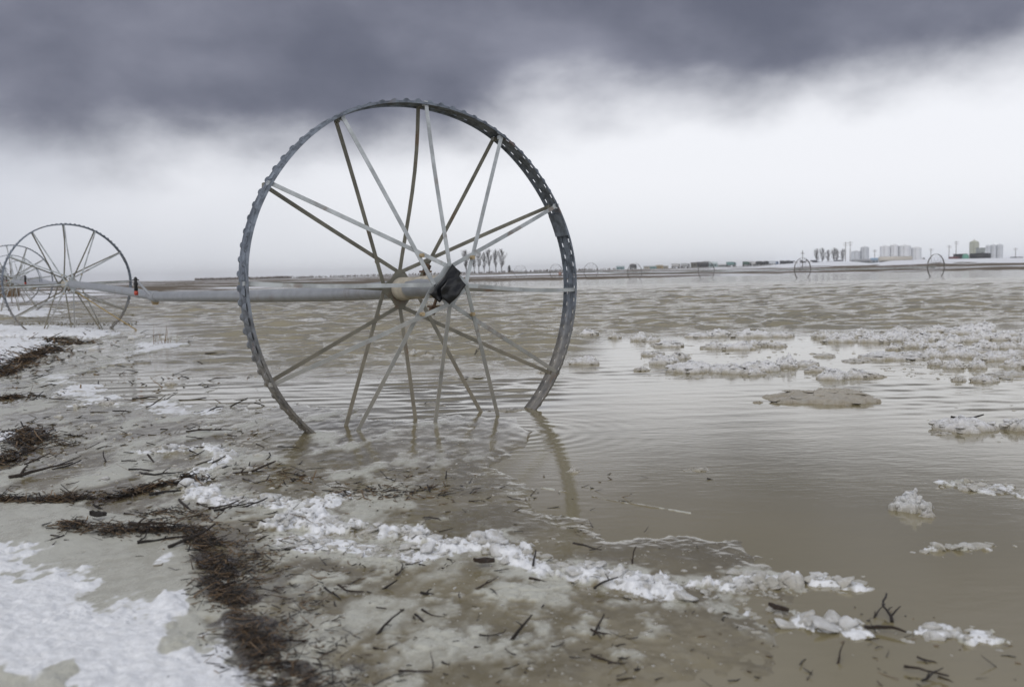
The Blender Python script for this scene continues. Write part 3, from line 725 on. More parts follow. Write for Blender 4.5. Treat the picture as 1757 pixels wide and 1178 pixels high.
def chunk_mesh(seed):
    """angular broken ice: a blob cut by many planes, roughened"""
    rg = np.random.default_rng(seed); V, F = ico(3); V = V * 1.15
    for _ in range(15):
        n = rg.normal(size=3); n /= np.linalg.norm(n); lim = rg.uniform(0.45, 0.88); ex = np.maximum(V @ n - lim, 0); V = V - ex[:, None] * n
    V2, _f2 = lump(rg, 3, 0.22); V = V * (0.78 + 0.22 * np.linalg.norm(V2, axis=1))[:, None] + rg.normal(0, 0.012, V.shape)
    V = V * np.array([1, 0.65 + 0.4 * rg.random(), 0.4 + 0.35 * rg.random()])
    V = V / np.ptp(V[:, 0]); V[:, 2] -= V[:, 2].min() + 0.12 * np.ptp(V[:, 2]); return mesh_np('ice_chunk', V, F)
def raft_mesh(seed, n=16, flat=0.5):
    """raft of frozen slush: ragged outline, broken-block relief; unit footprint, unit height"""
    rg = np.random.default_rng(seed); nx, ny = 64, 44; ox, oy = rg.uniform(5, 90, 2)
    x, y = np.meshgrid(np.linspace(-0.62, 0.62, nx), np.linspace(-0.62, 0.62, ny), indexing='ij'); off = rg.uniform(0, 90)
    wo = fbm(x * 2.6, y * 2.2, 4, 0.6, off) - 0.5; wq = fbm(x * 11, y * 9, 3, 0.6, off + 9) - 0.5
    r_ = np.hypot(x / 0.5, y / 0.5); m = sstep(1.0 - r_ + 1.25 * wo + 0.5 * wq, 0.0, 0.24); m2 = sstep(1.0 - r_ + 1.25 * wo, 0.0, 0.9)
    cx = rg.uniform(-0.3, 0.3); pk = np.exp(-((x - cx) / 0.22) ** 2 - ((y - rg.uniform(-0.1, 0.2)) / 0.35) ** 2)
    ck = 0.55 * chunky(x * 5.5 + ox + wq, y * 3.5 + oy) + 0.45 * chunky(x * 12 + ox, y * 7 + oy)
    h = m * (0.20 + flat * 0.3 * m2 + 0.40 * m2 * ck + 0.16 * pk * (0.35 + ck) + 0.10 * wq) - 0.30 * (1 - m)
    idx = np.arange(nx * ny).reshape(nx, ny); F = np.stack([idx[:-1, :-1], idx[1:, :-1], idx[1:, 1:], idx[:-1, 1:]], -1).reshape(-1, 4)
    F = F[h.ravel()[F].max(1) > -0.22]; V = np.stack([x, y, h], -1).reshape(-1, 3); us = np.unique(F); mp = np.full(nx * ny, -1); mp[us] = np.arange(len(us))
    V = V[us]; F = mp[F]; nv = len(V)
    up = V[V[:, 2] > 0]; V[:, 0] = (V[:, 0] - up[:, 0].mean()) / np.ptp(up[:, 0]); V[:, 1] = (V[:, 1] - up[:, 1].mean()) / np.ptp(up[:, 1]); V[:, 2] /= np.percentile(up[:, 2], 99.5)
    V += rg.normal(0, 0.006, V.shape) * np.array([0.6, 0.6, 2.0])
    under = V.copy(); under[:, 2] = -0.55                             # flat submerged underside
    e = np.sort(np.concatenate([F[:, [0, 1]], F[:, [1, 2]], F[:, [2, 3]], F[:, [3, 0]]]), 1); dirs = np.concatenate([F[:, [0, 1]], F[:, [1, 2]], F[:, [2, 3]], F[:, [3, 0]]])
    _, inv, cnt = np.unique(e, axis=0, return_inverse=True, return_counts=True); rim = dirs[cnt[inv.ravel()] == 1]
    Q = np.concatenate([F, F[:, ::-1] + nv, np.stack([rim[:, 1], rim[:, 0], rim[:, 0] + nv, rim[:, 1] + nv], -1)])
    Vs = [np.vstack([V, under])]; Ts = [tuple(q) for q in Q.tolist()]; o = 2 * nv; hi_ = V[V[:, 2] > 0.12]
    for i in range(16 + seed % 9):
        c = hi_[rg.integers(len(hi_))]; B, T = ico(2); B = B * 1.15
        for _ in range(10):
            k = rg.normal(size=3); k /= np.linalg.norm(k); lim = rg.uniform(0.45, 0.9); B = B - np.maximum(B @ k - lim, 0)[:, None] * k
        s_ = rg.uniform(0.03, 0.10); a_ = rg.uniform(0, 6.28); B = (B + rg.normal(0, 0.02, B.shape)) * np.array([1.0, rg.uniform(0.6, 1.1), rg.uniform(1.0, 2.2)]) * s_; B[:, 2] += rg.uniform(-0.5, 0.5) * B[:, 0]
        B = B @ np.array([[math.cos(a_), math.sin(a_), 0], [-math.sin(a_), math.cos(a_), 0], [0, 0, 1]]); Vs.append(B + c + np.array([0, 0, 0.05])); Ts += [tuple(t_) for t_ in (T + o).tolist()]; o += len(B)
    return mesh_np('ice_floe', np.vstack(Vs), Ts)
RAFTS = [raft_mesh(100 + k, 10 + 3 * (k % 5)) for k in range(14)]
CHUNKS = [chunk_mesh(300 + k) for k in range(14)]
for me in RAFTS: me.materials.append(M_ice)
from mathutils.bvhtree import BVHTree
RBVH = [BVHTree.FromPolygons([v.co[:] for v in me.vertices], [tuple(p.vertices) for p in me.polygons]) for me in RAFTS]
CH_S = []
for me in CHUNKS:
    a = me.copy(); me.materials.append(M_ice); a.materials.append(M_snowice); CH_S.append(a)
FLOES = []
def floe(x, yb, w_, h_, label, group=None, mat=None, k=None):
    g = gnd(x, yb - 0.25 * h_); s = g[1] / FPX; Wd = w_ * s; dep = min(0.85 * Wd, 0.62 * h_ * g[1] ** 2 / (CAMH * FPX) + 0.10 * Wd)
    dpx = dep * CAMH * FPX / g[1] ** 2; hh = max(0.26 * h_, 0.85 * h_ - 0.75 * dpx) * s
    k = random.randrange(len(RAFTS)) if k is None else k
    me = RAFTS[k]
    if mat is not None: me = me.copy(); me.materials.clear(); me.materials.append(mat)
    o = obj('ice_floe', me, None, None, (g[0], g[1], -0.01)); sx = random.choice((-1, 1))
    o.scale = (Wd, dep, hh + 0.01); o.rotation_euler = (0, 0, random.uniform(-0.12, 0.12) + (PI if sx < 0 else 0))
    tag(o, label, 'ice floe', group); FLOES.append((o, k)); return o
L_raft = 'lumpy grey-white slush floe in the broken raft drifting beyond the big wheel'; G_raft = 'slush floes of the drifting raft'
raft = [(1145, 597, 62, 15), (1205, 581, 62, 13), (1232, 580, 44, 16), (1290, 582, 74, 20), (1342, 580, 44, 13), (1225, 601, 54, 17), (1265, 603, 62, 20), (1302, 597, 50, 15), (1334, 597, 34, 11),
        (1120, 612, 50, 12), (1165, 619, 40, 16), (1100, 637, 34, 9), (1140, 630, 54, 24), (1190, 643, 96, 28), (1252, 643, 96, 24), (1304, 641, 76, 26), (1350, 638, 44, 32), (1292, 646, 46, 16), (1384, 631, 46, 15), (1415, 614, 40, 10),
        (1430, 656, 64, 26), (1470, 652, 62, 22), (1502, 649, 34, 12), (1400, 640, 52, 15), (1470, 622, 64, 11), (1606, 630, 28, 16), (1637, 636, 46, 22), (1676, 637, 34, 24), (1702, 623, 74, 24), (1742, 634, 54, 22),
        (1645, 656, 32, 13), (1690, 659, 50, 18), (1410, 583, 42, 18), (1440, 591, 62, 22), (1480, 582, 54, 20), (1502, 591, 62, 20), (1540, 585, 54, 20), (1572, 593, 54, 20)]
for x in range(1545, 1800, 31):
    for yb in (577, 590, 604, 617):
        raft.append((x + random.uniform(-12, 12), yb + random.uniform(-4, 4), random.uniform(34, 66), random.uniform(14, 24)))
def raft_label(x, y, w_):
    big = 'wide' if w_ > 56 else 'small' if w_ < 42 else 'mid-sized'
    if x < 1400 and y > 608: return big + ' lumpy slush floe in the raft row facing the grey mound'
    if x < 1400: return big + ' lumpy slush floe in the thin raft row backed by open chop'
    if y > 606: return big + ' lumpy slush floe on the calm-water side of the dense ice pack'
    return big + ' lumpy slush floe inside the dense ice pack against the open chop'
for q in raft: floe(*q, raft_label(*q[:3]), raft_label(*q[:3]).replace('floe', 'floes'))
for q in ((1010, 579, 42, 15), (1055, 583, 26, 13), (1096, 589, 28, 20), (1120, 588, 32, 12), (1002, 629, 52, 20)):
    floe(*q, 'small white slush floe drifting by itself close behind the big wheel', 'lone floes behind the big wheel')
for q in ((709, 612, 18, 12), (738, 613, 36, 7), (800, 650, 90, 13), (735, 696, 70, 9), (868, 706, 76, 12), (930, 640, 20, 6), (600, 640, 22, 5)):
    floe(*q, 'low half-sunken slush patch seen between the spokes of the big wheel', 'slush patches between the spokes')
floe(1531, 619, 124, 22, 'long flat slush floe with a clean edge mirrored in calm water', k=3)
floe(1410, 695, 180, 40, 'broad flat mound of silt-grey ice alone in the calm water', mat=M_dirtyice, k=1)
floe(1300, 692, 20, 6, 'tiny silt-grey ice crumb beside the broad grey mound', mat=M_dirtyice)
floe(1655, 746, 112, 40, 'wedge-shaped white floe with a steep peaked end and a dark twig', k=5)
floe(1612, 746, 48, 11, 'thin grey slush sliver touching the wedge-shaped floe')
floe(1752, 744, 72, 32, 'grey rounded floe with a dark twig across its top', k=7)
floe(1728, 648, 90, 17, 'dark speckled low floe carrying a bundle of wet stalks', k=2)
floe(527, 553, 84, 9, 'snow-dusted drift of dark stalks far out inside the wheel', k=4)
floe(1562, 886, 84, 54, 'white domed ice block standing alone in shallow brown water', mat=M_snowice, k=8)
floe(1592, 890, 30, 20, 'small clear ice cube leaning on the white domed block', k=9)
floe(985, 812, 34, 14, 'small soft slush blob in the calm water just past the wheel')
floe(1195, 808, 64, 12, 'faint thin slush smear in the calm brown water')
floe(293, 662, 24, 9, 'square-cut white ice block lying by itself on grey slush')
floe(183, 697, 40, 15, 'pale flat-topped ice block on the grey shore slush')
def place_chunk(x, y, size, label, group, mats=CH_S, sink=0.2, z=None):
    if z is None: z = float(ice_fields(np.array([x]), np.array([y]))[0][0])
    z = max(z, -0.008)
    o = obj('ice_chunk', random.choice(mats), None, None, (x, y, z - sink * size * 0.5)); f_ = random.uniform(0.4, 0.75)
    o.scale = (size, size * random.uniform(0.7, 1.1), size * f_); o.rotation_euler = (random.uniform(-0.3, 0.3), random.uniform(-0.3, 0.3), random.uniform(0, 6.28))
    tag(o, label, 'ice chunk', group); return o
def along(P, n, spread):
    P = np.asarray(P); L = np.hypot(*np.diff(P, axis=0).T); c = np.r_[0, np.cumsum(L)]; t = np.sort(RNG.random(n)) * c[-1]
    x = np.interp(t, c, P[:, 0]); y = np.interp(t, c, P[:, 1]); return x + RNG.normal(0, spread, n), y + RNG.normal(0, spread, n)
ridge_lab = ['white ice lump in the crooked bank where the snow ridge begins', 'white ice lump in the short snow ridge beside the floating bark', 'white ice lump piled along the long snow ridge below the big wheel', 'half-melted ice lump in the wet fringe under the long ridge',
             'rounded ice lump in the broken row at the ridge end', 'ice lump in the thin outer ridge across the brown shallows', 'ice lump in the short ridge off the brown shallows', 'ice lump in the flat slush bank past the domed block', 'ice lump on the grey shore slush beside the flat-topped block']
ridge_n = [28, 24, 84, 20, 30, 30, 10, 12, 6]
for (P, wd, ht, am), lab, n in zip(RIDGES, ridge_lab, ridge_n):
    xs, ys = along(P, n, wd * 0.42)
    for x, y in zip(xs, ys):
        s0 = random.choice((0.018, 0.022, 0.026, 0.034, 0.042, 0.055)); szw = 'small ' if s0 < 0.03 else 'large ' if s0 > 0.04 else 'mid-sized '
        place_chunk(x, y, s0 * random.uniform(0.85, 1.15) * (0.75 + 0.08 * y), szw + lab, szw + lab.replace('ice lump', 'ice lumps', 1))
for i in range(44):
    g = gnd(random.uniform(60, 470), random.uniform(640, 850)); place_chunk(g[0], g[1], random.uniform(0.03, 0.09) * (0.5 + 0.12 * g[1]), 'loose pale ice lump scattered on the twig-strewn grey shore slush', 'loose lumps on the shore slush', sink=0.7)
for x, y in zip(*along(gl([(180, 600), (250, 575), (330, 590), (300, 580)]), 12, 0.25)): place_chunk(x, y, random.uniform(0.12, 0.25), 'white ice lump by the foot of the rope', 'lumps by the rope foot', sink=0.6)
# crumbs too many to count
def crumbs():
    rg = np.random.default_rng(77); V0, F0 = ico(1); pts = []
    for (P, wd, ht, am), n in zip(RIDGES[:9], (260, 200, 700, 260, 260, 260, 140, 160, 60)):
        x, y = along(P, n, wd * 0.8); pts.append(np.stack([x, y, rg.gamma(2.2, 0.0026, n) * (0.7 + 0.1 * y)], -1))
    for (x0, x1, y0, y1, n, a, c) in ((60, 480, 600, 860, 420, 0.008, 0.03), (430, 1200, 930, 1178, 90, 0.004, 0.012), (1100, 1757, 570, 650, 500, 0.02, 0.06), (480, 1000, 700, 860, 160, 0.004, 0.012), (1560, 1757, 690, 780, 60, 0.01, 0.03), (1080, 1520, 855, 970, 620, 0.0012, 0.006), (760, 1100, 790, 900, 420, 0.0012, 0.005), (1550, 1757, 820, 1000, 200, 0.002, 0.009), (1000, 1700, 1030, 1178, 220, 0.0015, 0.008), (420, 1000, 930, 1178, 300, 0.002, 0.008)):
        q = np.array([gnd(rg.uniform(x0, x1), rg.uniform(y0, y1)) for _ in range(n)]); q[:, 2] = a * 0.6 + (c - a) * 0.5 * rg.random(n) ** 2; pts.append(q)
    P = np.vstack(pts); h = ice_fields(P[:, 0], P[:, 1])[0]; n = len(P)
    S = P[:, 2][:, None, None] * rg.uniform(0.6, 1.3, (n, 1, 3)) * (1 + rg.normal(0, 0.24, (n, len(V0), 1)))
    V = V0[None] * S; V[:, :, 2] *= 0.45; V += np.stack([P[:, 0], P[:, 1], np.maximum(h, -0.004)], -1)[:, None, :]
    F = (F0[None] + (np.arange(n) * len(V0))[:, None, None]).reshape(-1, 3)
    tag(obj('ice_crumbs', mesh_np('ice_crumbs', V.reshape(-1, 3), F, False), M_snowice), 'white crumbs of crushed ice strewn along the ridges and slush', 'ice', kind='stuff')
crumbs()

# ------------------------------------------------------------------ twigs and plant litter
def wood(name, a, c, rough=0.45):
    m, t, b = material(name); co = t.node('ShaderNodeTexCoord').outputs['Object']; oi = t.node('ShaderNodeObjectInfo').outputs['Random']
    n = t.noise(t.scale(co, (1, 5, 5)), 12, 4, 0.6)
    t.put(t.mix(t.math('MULTIPLY', t.ramp(n, 0.3, 0.75), t.ramp(oi, 0.2, 1.0, 0.15, 1.0)), a, c), b.inputs['Base Color']); b.inputs['Roughness'].default_value = rough
    bump(t, b, n, 0.5, 0.1); return m
M_twig = wood('wet_dark_wood', (0.012, 0.009, 0.007), (0.075, 0.045, 0.026))
def twig_mesh(seed, forks):
    rg = random.Random(seed); b = MB(); n = 6; p = [np.array([-0.5, 0, 0.0])]; d = np.array([1.0, rg.uniform(-0.3, 0.3), 0])
    for i in range(n):
        d = d + np.array([0, rg.gauss(0, 0.22), rg.gauss(0, 0.10)]); d[0] = max(d[0], 0.4); p.append(p[-1] + d / np.linalg.norm(d) / n)
    r0 = rg.uniform(0.028, 0.05); rad = [r0 * (1.0 + rg.uniform(-0.2, 0.2)) * (1 - 0.55 * i / n) for i in range(n + 1)]
    b.tube(p, rad, 6)
    for k in range(forks):
        i = rg.randrange(1, n - 1); s = rg.choice((-1, 1)); q = p[i]; L = rg.uniform(0.15, 0.35); e = q + np.array([rg.uniform(0.2, 0.9), s * rg.uniform(0.4, 1.0), rg.uniform(0.1, 0.7)]) * L
        b.tube([q, (q + e) / 2 + np.array([0, 0, 0.03]), e], [rad[i] * 0.7, rad[i] * 0.5, rad[i] * 0.3], 5)
    return b.mesh('twig')
TW = [twig_mesh(k, (0, 0, 1, 0, 1, 2)[k % 6]) for k in range(18)]
for me in TW: me.materials.append(M_twig)
def bark_mesh(seed):
    rg = random.Random(seed); b = MB(); V = []; n = 7
    for i in range(n):
        x = -0.5 + i / (n - 1); wd = 0.17 * math.sin(PI * (0.12 + 0.8 * i / (n - 1))) * rg.uniform(0.8, 1.2)
        for k, yy in enumerate((-1, -0.35, 0.35, 1)): V.append((x + rg.uniform(-0.03, 0.03), yy * wd, 0.06 + (0.09, 0.14, 0.14, 0.07)[k] * rg.uniform(0.6, 1.2) * (1 - abs(yy) * 0.4)))
    o = len(V); V += [(a, c * 0.94, z - 0.05) for a, c, z in V]
    F = [(4 * i + k, 4 * i + k + 1, 4 * i + k + 5, 4 * i + k + 4) for i in range(n - 1) for k in range(3)]
    F += [(o + f[3], o + f[2], o + f[1], o + f[0]) for f in F]
    for i in range(n - 1): F += [(4 * i, 4 * i + 4, o + 4 * i + 4, o + 4 * i), (4 * i + 3, o + 4 * i + 3, o + 4 * i + 7, 4 * i + 7)]
    F += [(0, o, o + 1, 1), (1, o + 1, o + 2, 2), (2, o + 2, o + 3, 3)]; e = 4 * n - 4; F += [(e + k, e + k + 1, o + e + k + 1, o + e + k) for k in range(3)]
    b.add(V, F); return b.mesh('bark_piece')
BK = [bark_mesh(k) for k in range(4)]
for me in BK: me.materials.append(M_twig)
def put_twig(x, y, L, rz, label, group, z=None, mesh=None, tilt=None, name='twig', cat='twig', fat=1.0):
    if z is None: z = max(float(ice_fields(np.array([x]), np.array([y]))[0][0]), 0.0) + 0.002
    o = obj(name, mesh or random.choice(TW), None, None, (x, y, z)); o.scale = (L, L * fat, L * fat); o.rotation_euler = (random.uniform(-1, 1), tilt if tilt is not None else random.gauss(0, 0.16), rz)
    return tag(o, label, cat, group)
def scatter(n, box, lo, hi, label, group, fat=1.0):
    for _ in range(n):
        g = gnd(random.uniform(*box[:2]), box[2] + (box[3] - box[2]) * random.random() ** 0.8)
        L = random.uniform(lo, hi) * random.choice((0.6, 1, 1)); k = random.randrange(len(TW)); wd_ = 'forked ' if k % 6 in (2, 4, 5) else 'stubby ' if L < 0.5 * (lo + hi) else 'longer '
        put_twig(g[0], g[1], L, random.gauss(0.35, 0.7), wd_ + label.replace('short ', ''), wd_ + group, mesh=TW[k], fat=fat)
scatter(88, (440, 1130, 960, 1178), 0.025, 0.085, 'short dark twig lying in the mottled slush below the long ridge', 'twigs in the slush below the ridge', 1.1)
scatter(26, (1130, 1650, 1020, 1170), 0.025, 0.07, 'short dark twig in the brown shallows around the outer ridge', 'twigs around the outer ridge')
scatter(70, (20, 470, 650, 850), 0.05, 0.20, 'dark wet twig strewn on the grey shore slush', 'twigs on the shore slush', 0.8)
scatter(34, (100, 470, 855, 935), 0.05, 0.16, 'dark twig beside the matted litter at the smooth ice edge', 'twigs at the litter edge', 0.9)
scatter(26, (480, 1250, 800, 950), 0.03, 0.09, 'thin dark twig afloat on the frosty water film under the wheel', 'twigs on the frosty film', 0.7)
scatter(22, (60, 420, 580, 700), 0.10, 0.30, 'dark stalk on the white shore slush towards the far wheels', 'stalks on the white slush', 0.6)
def special(px, py, L, rz, label, mesh, tilt=0.0, fat=1.0, name='twig', cat='twig', up=0.01):
    g = gnd(px, py); z = max(float(ice_fields(g[:1], g[1:2])[0][0]), 0.0) + up; o = put_twig(g[0], g[1], L, rz, label, None, z, mesh, tilt, name, cat, fat); o.rotation_euler[0] = 0.2; return o
special(830, 975, 0.055, 0.2, 'chunky dark bark piece wedged in the snow ridge', BK[0], 0.1, 1.3, 'bark_piece', 'bark')
special(1335, 1052, 0.045, -0.3, 'dark bark scrap on the outer ridge beside thin sticks', BK[1], 0.2, 1.3, 'bark_piece', 'bark')
special(168, 897, 0.05, 0.3, 'small black lump of bark alone on the smooth grey ice', BK[2], 0.2, 1.8, 'bark_piece', 'bark')
special(1530, 1056, 0.10, 1.2, 'reddish brown forked twig standing up at the outer ridge', TW[5], -0.6, 1.2, up=0.03)
special(1520, 1086, 0.085, -0.15, 'straight black stick with a thick end on the outer ridge', TW[0], 0.05, 1.2)
special(1023, 1012, 0.06, 1.3, 'upright forked black twig on the long snow ridge', TW[11], -0.7, 1.3, up=0.025)
special(1010, 967, 0.09, -0.5, 'brown bent twig crossing the crest of the snow ridge', TW[4], 0.15, 1.0, up=0.04)
special(670, 1083, 0.09, 0.9, 'upturned V-shaped twig in the mottled slush', TW[17], -0.5, 1.1, up=0.02)
special(325, 768, 0.20, 0.15, 'thick black stick leaning on the crooked white bank', TW[3], -0.1, 0.9, up=0.02)
special(80, 818, 0.26, 0.5, 'long dark forked branch on the grey ice by the litter line', TW[2], 0.0, 0.7)
special(300, 848, 0.17, 0.5, 'long brown twig ending at the white ice bank', TW[6], -0.05, 0.8)
special(1085, 967, 0.05, 1.4, 'small upright dark twig in the water past the ridge crest', TW[8], -0.8, 1.2, up=0.015)
special(1590, 1155, 0.08, -0.3, 'dark twig sunk in the brown shallows at the outer edge', TW[9], 0.0, 1.0)
special(500, 770, 0.12, 0.3, 'lone thin black stick on the frosty film near the rim', TW[12], 0.0, 0.6)
special(820, 608, 0.14, 1.0, 'brown tuft of stalks poking out behind the spokes', TW[5], -0.7, 1.2, up=0.05)
for o, k in FLOES:
    if o.scale[0] > 0.18 and random.random() < 0.30:
        x, y = random.uniform(-0.3, 0.3), random.uniform(-0.3, 0.1); hit = RBVH[k].ray_cast(Vector((x, y, 3)), Vector((0, 0, -1)))
        if hit[0] is None: continue
        p = Vector((hit[0].x * o.scale[0], hit[0].y * o.scale[1], hit[0].z * o.scale[2])); p.rotate(o.rotation_euler); p += o.location
        put_twig(p.x, p.y, random.uniform(0.08, 0.16), random.gauss(0.2, 0.6), 'dark wet stalk lying on top of a drifting slush floe', 'stalks on drifting floes', p.z - 0.008, fat=0.9)
def litter():
    rg = np.random.default_rng(9); P = []
    for L_, wd, n in MATS:
        x, y = along(L_, int(n * 1.5), wd * 0.5); P.append(np.stack([x, y], -1)); x, y = along(L_, int(n * 0.9), wd * 1.7); P.append(np.stack([x, y], -1))
    for x0, x1, y0, y1, m_ in ((380, 760, 930, 1178, 1500), (0, 480, 640, 870, 1300), (480, 1150, 800, 1100, 500), (0, 250, 570, 660, 400), (240, 560, 880, 1000, 700), (1150, 1757, 980, 1178, 110)):
        q = np.array([gnd(rg.uniform(x0, x1), rg.uniform(y0, y1))[:2] for _ in range(m_)]); cl_ = fbm(q[:, 0] * 5, q[:, 1] * 3, 3, 0.6, 55)
        P.append(q[rg.random(m_) < 0.9 * sstep(cl_, 0.46, 0.66)])
    P = np.vstack(P); P = P[(poly_sd(P[:, 0], P[:, 1], P_ice) < 0.035) | (seg_dist(P[:, 0], P[:, 1], MATS[1][0]) < 0.07) | (rg.random(len(P)) < 0.05)]; P = P[rg.random(len(P)) < 0.25 + 0.95 * sstep(fbm(P[:, 0] * 7, P[:, 1] * 6, 3, 0.6, 81), 0.36, 0.58)]; n = len(P); h = np.maximum(ice_fields(P[:, 0], P[:, 1])[0], 0)
    far = np.clip(P[:, 1] / 3.0, 0.6, 4.0)
    a = rg.normal(0.2, 0.8, n); L = np.minimum(rg.gamma(1.0, 0.024, n) + 0.005, 0.12) * far ** 0.8; r_ = rg.uniform(0.0006, 0.0022, n) * far
    z0 = h + 0.001 + rg.gamma(1.2, 0.0042, n) * sstep(ice_fields(P[:, 0], P[:, 1])[3], 0.02, 0.4) * far ** 0.6; dz_ = rg.normal(0, 0.16, n) * L
    ca, sa = np.cos(a), np.sin(a); bend = rg.normal(0, 0.18, n) * L
    A = np.stack([P[:, 0] - ca * L / 2, P[:, 1] - sa * L / 2, z0 - dz_], -1); C = np.stack([P[:, 0] + ca * L / 2, P[:, 1] + sa * L / 2, z0 + dz_], -1)
    B = np.stack([P[:, 0] - sa * bend, P[:, 1] + ca * bend, z0], -1)
    side = np.stack([-sa, ca, 0 * ca], -1); up = np.array([0, 0, 1.0]); V = []
    for Q, f_ in ((A, 0.8), (B, 1.0), (C, 0.5)):
        for k in range(3):
            t_ = 2 * PI * k / 3 + 0.5; V.append(Q + (r_ * f_)[:, None] * (math.cos(t_) * side * 1.6 + math.sin(t_) * up))
    V = np.stack(V, 1).reshape(-1, 3); base = np.array([[3 * i + k, 3 * i + (k + 1) % 3, 3 * i + 3 + (k + 1) % 3, 3 * i + 3 + k] for i in range(2) for k in range(3)])
    F = (base[None] + (np.arange(n) * 9)[:, None, None]).reshape(-1, 4); tone = np.repeat(rg.random(n), 9)
    me = mesh_np('plant_litter', V, F, True, {'tone': tone})
    m, t, b = material('wet_plant_litter'); tn = t.attr('tone')
    t.put(t.mix(t.ramp(tn, 0.35, 1.0), (0.016, 0.012, 0.009), (0.21, 0.135, 0.068)), b.inputs['Base Color']); b.inputs['Roughness'].default_value = 0.5
    tag(obj('plant_litter', me, m), 'matted dark stalks and leaf litter washed up along the ice edge', 'plant litter', kind='stuff')
litter()

# ------------------------------------------------------------------ the far shore
def ground_z(X, Y):
    z = float(land_z(X, Y)); az = X / Y
    rt = float(sstep(np.array(az), 0.22, 0.34)); YY = np.array([Y]); XX = np.array([X])
    z += float((rt * sstep(YY, 250, 330) * (1 - sstep(YY, 390, 430)) * 1.4 * sstep(fbm(XX * 0.05, YY * 0.03, 3, 0.5, 77), 0.35, 0.7))[0]); return z
def spot(px, Y, sink=0.12):
    g = at_y(px, hor(px), Y); return np.array([g[0], Y, ground_z(g[0], Y) - sink])
def top_z(px, py, Y): return at_y(px, py, Y)[2]
M_tankw = plain('white_painted_steel', (0.72, 0.73, 0.74), 0.5, 0, 0.05, 0.4)
M_tanks = plain('pale_grey_steel', (0.58, 0.60, 0.62), 0.5, 0, 0.08, 0.4)
M_silo = plain('tan_silo_paint', (0.45, 0.46, 0.38), 0.6, 0, 0.08, 0.4)
M_glass = plain('dark_window_glass', (0.02, 0.025, 0.03), 0.15)
M_tyre = plain('black_tyre', (0.018, 0.018, 0.018), 0.8)
M_pole = plain('weathered_pole_wood', (0.13, 0.11, 0.09), 0.9)
M_bark = plain('grey_bark', (0.06, 0.05, 0.043), 0.9)
M_con = plain('dark_conifer', (0.025, 0.035, 0.03), 0.9)
M_scrub = plain('dry_scrub', (0.075, 0.055, 0.035), 0.9, 0, 0.4, 0.3)
M_reed = plain('dry_reed', (0.20, 0.125, 0.06), 0.9, 0, 0.4, 0.5)
_cm = {}
def paint(c):
    g_ = sum(c) / 3; c = tuple(round(0.62 * k + 0.38 * g_, 4) for k in c)
    if c not in _cm: _cm[c] = plain('painted_%d' % len(_cm), c, 0.55, 0, 0.08, 0.5)
    return _cm[c]
def tank(px0, px1, py, Y, label, group, mat, dome=0.08, silo=False):
    cx = (px0 + px1) / 2; p = spot(cx, Y); r_ = (px1 - px0) / 2 / FPX * Y; H = top_z(cx, py, Y) - p[2]
    e = empty('storage_tank', tuple(p), label, 'tank', group); b = MB()
    ring = []; hs = H * (1 - dome)
    for k in range(7):
        z_ = hs * k / 6; ring += [(r_, max(z_ - 0.03, 0)), (r_ * 1.008, z_)] if 0 < k else [(r_, 0)]
    b.lathe(ring, 28); b.build('shell', mat, e)
    b = MB(); b.lathe([(r_ * 1.012, hs), (r_ * 0.75, hs + H * dome * 0.55), (r_ * 0.3, hs + H * dome * 0.92), (0.12 * r_, H), (0.1 * r_, H * 1.02 if not silo else H * 1.06)], 28); b.build('roof', mat, e)
    b = MB()
    for s in (-0.2, 0.2): b.tube([(-r_ * 0.5 + s, -r_ * 0.9, 0), (-r_ * 0.5 + s, -r_ * 0.9, hs)], 0.03, 4)
    for k in range(14): b.box((-r_ * 0.5, -r_ * 0.9, hs * (k + 0.5) / 14), (0.4, 0.03, 0.03))
    b.build('ladder', M_pole, e)
YT = 470
for q in ((1460.5, 1476, 430), (1476.5, 1490.5, 422.5)): tank(*q, YT + 20, 'pale storage tank in the pair behind the bare trees', 'pair of tanks behind the bare trees', M_tanks)
for q in ((1510, 1526.5, 421), (1527, 1540.5, 419), (1541.5, 1562, 420)): tank(*q, YT, 'tall white storage tank in the tight row behind the tanker trailer', 'tanks behind the tanker trailer', M_tankw)
tank(1564, 1580, 423.5, YT, 'shorter white storage tank at the end of the tight row', None, M_tankw)
for q in ((1691, 1699, 420), (1699.5, 1708.5, 419), (1709.5, 1720, 418.5)): tank(*q, YT + 30, 'slim pale storage tank beside the tan silo', 'slim tanks beside the silo', M_tanks)
tank(1663.5, 1678.5, 412.5, YT, 'tan-green silo with a peaked roof above the black water tank', None, M_silo, 0.10, True)
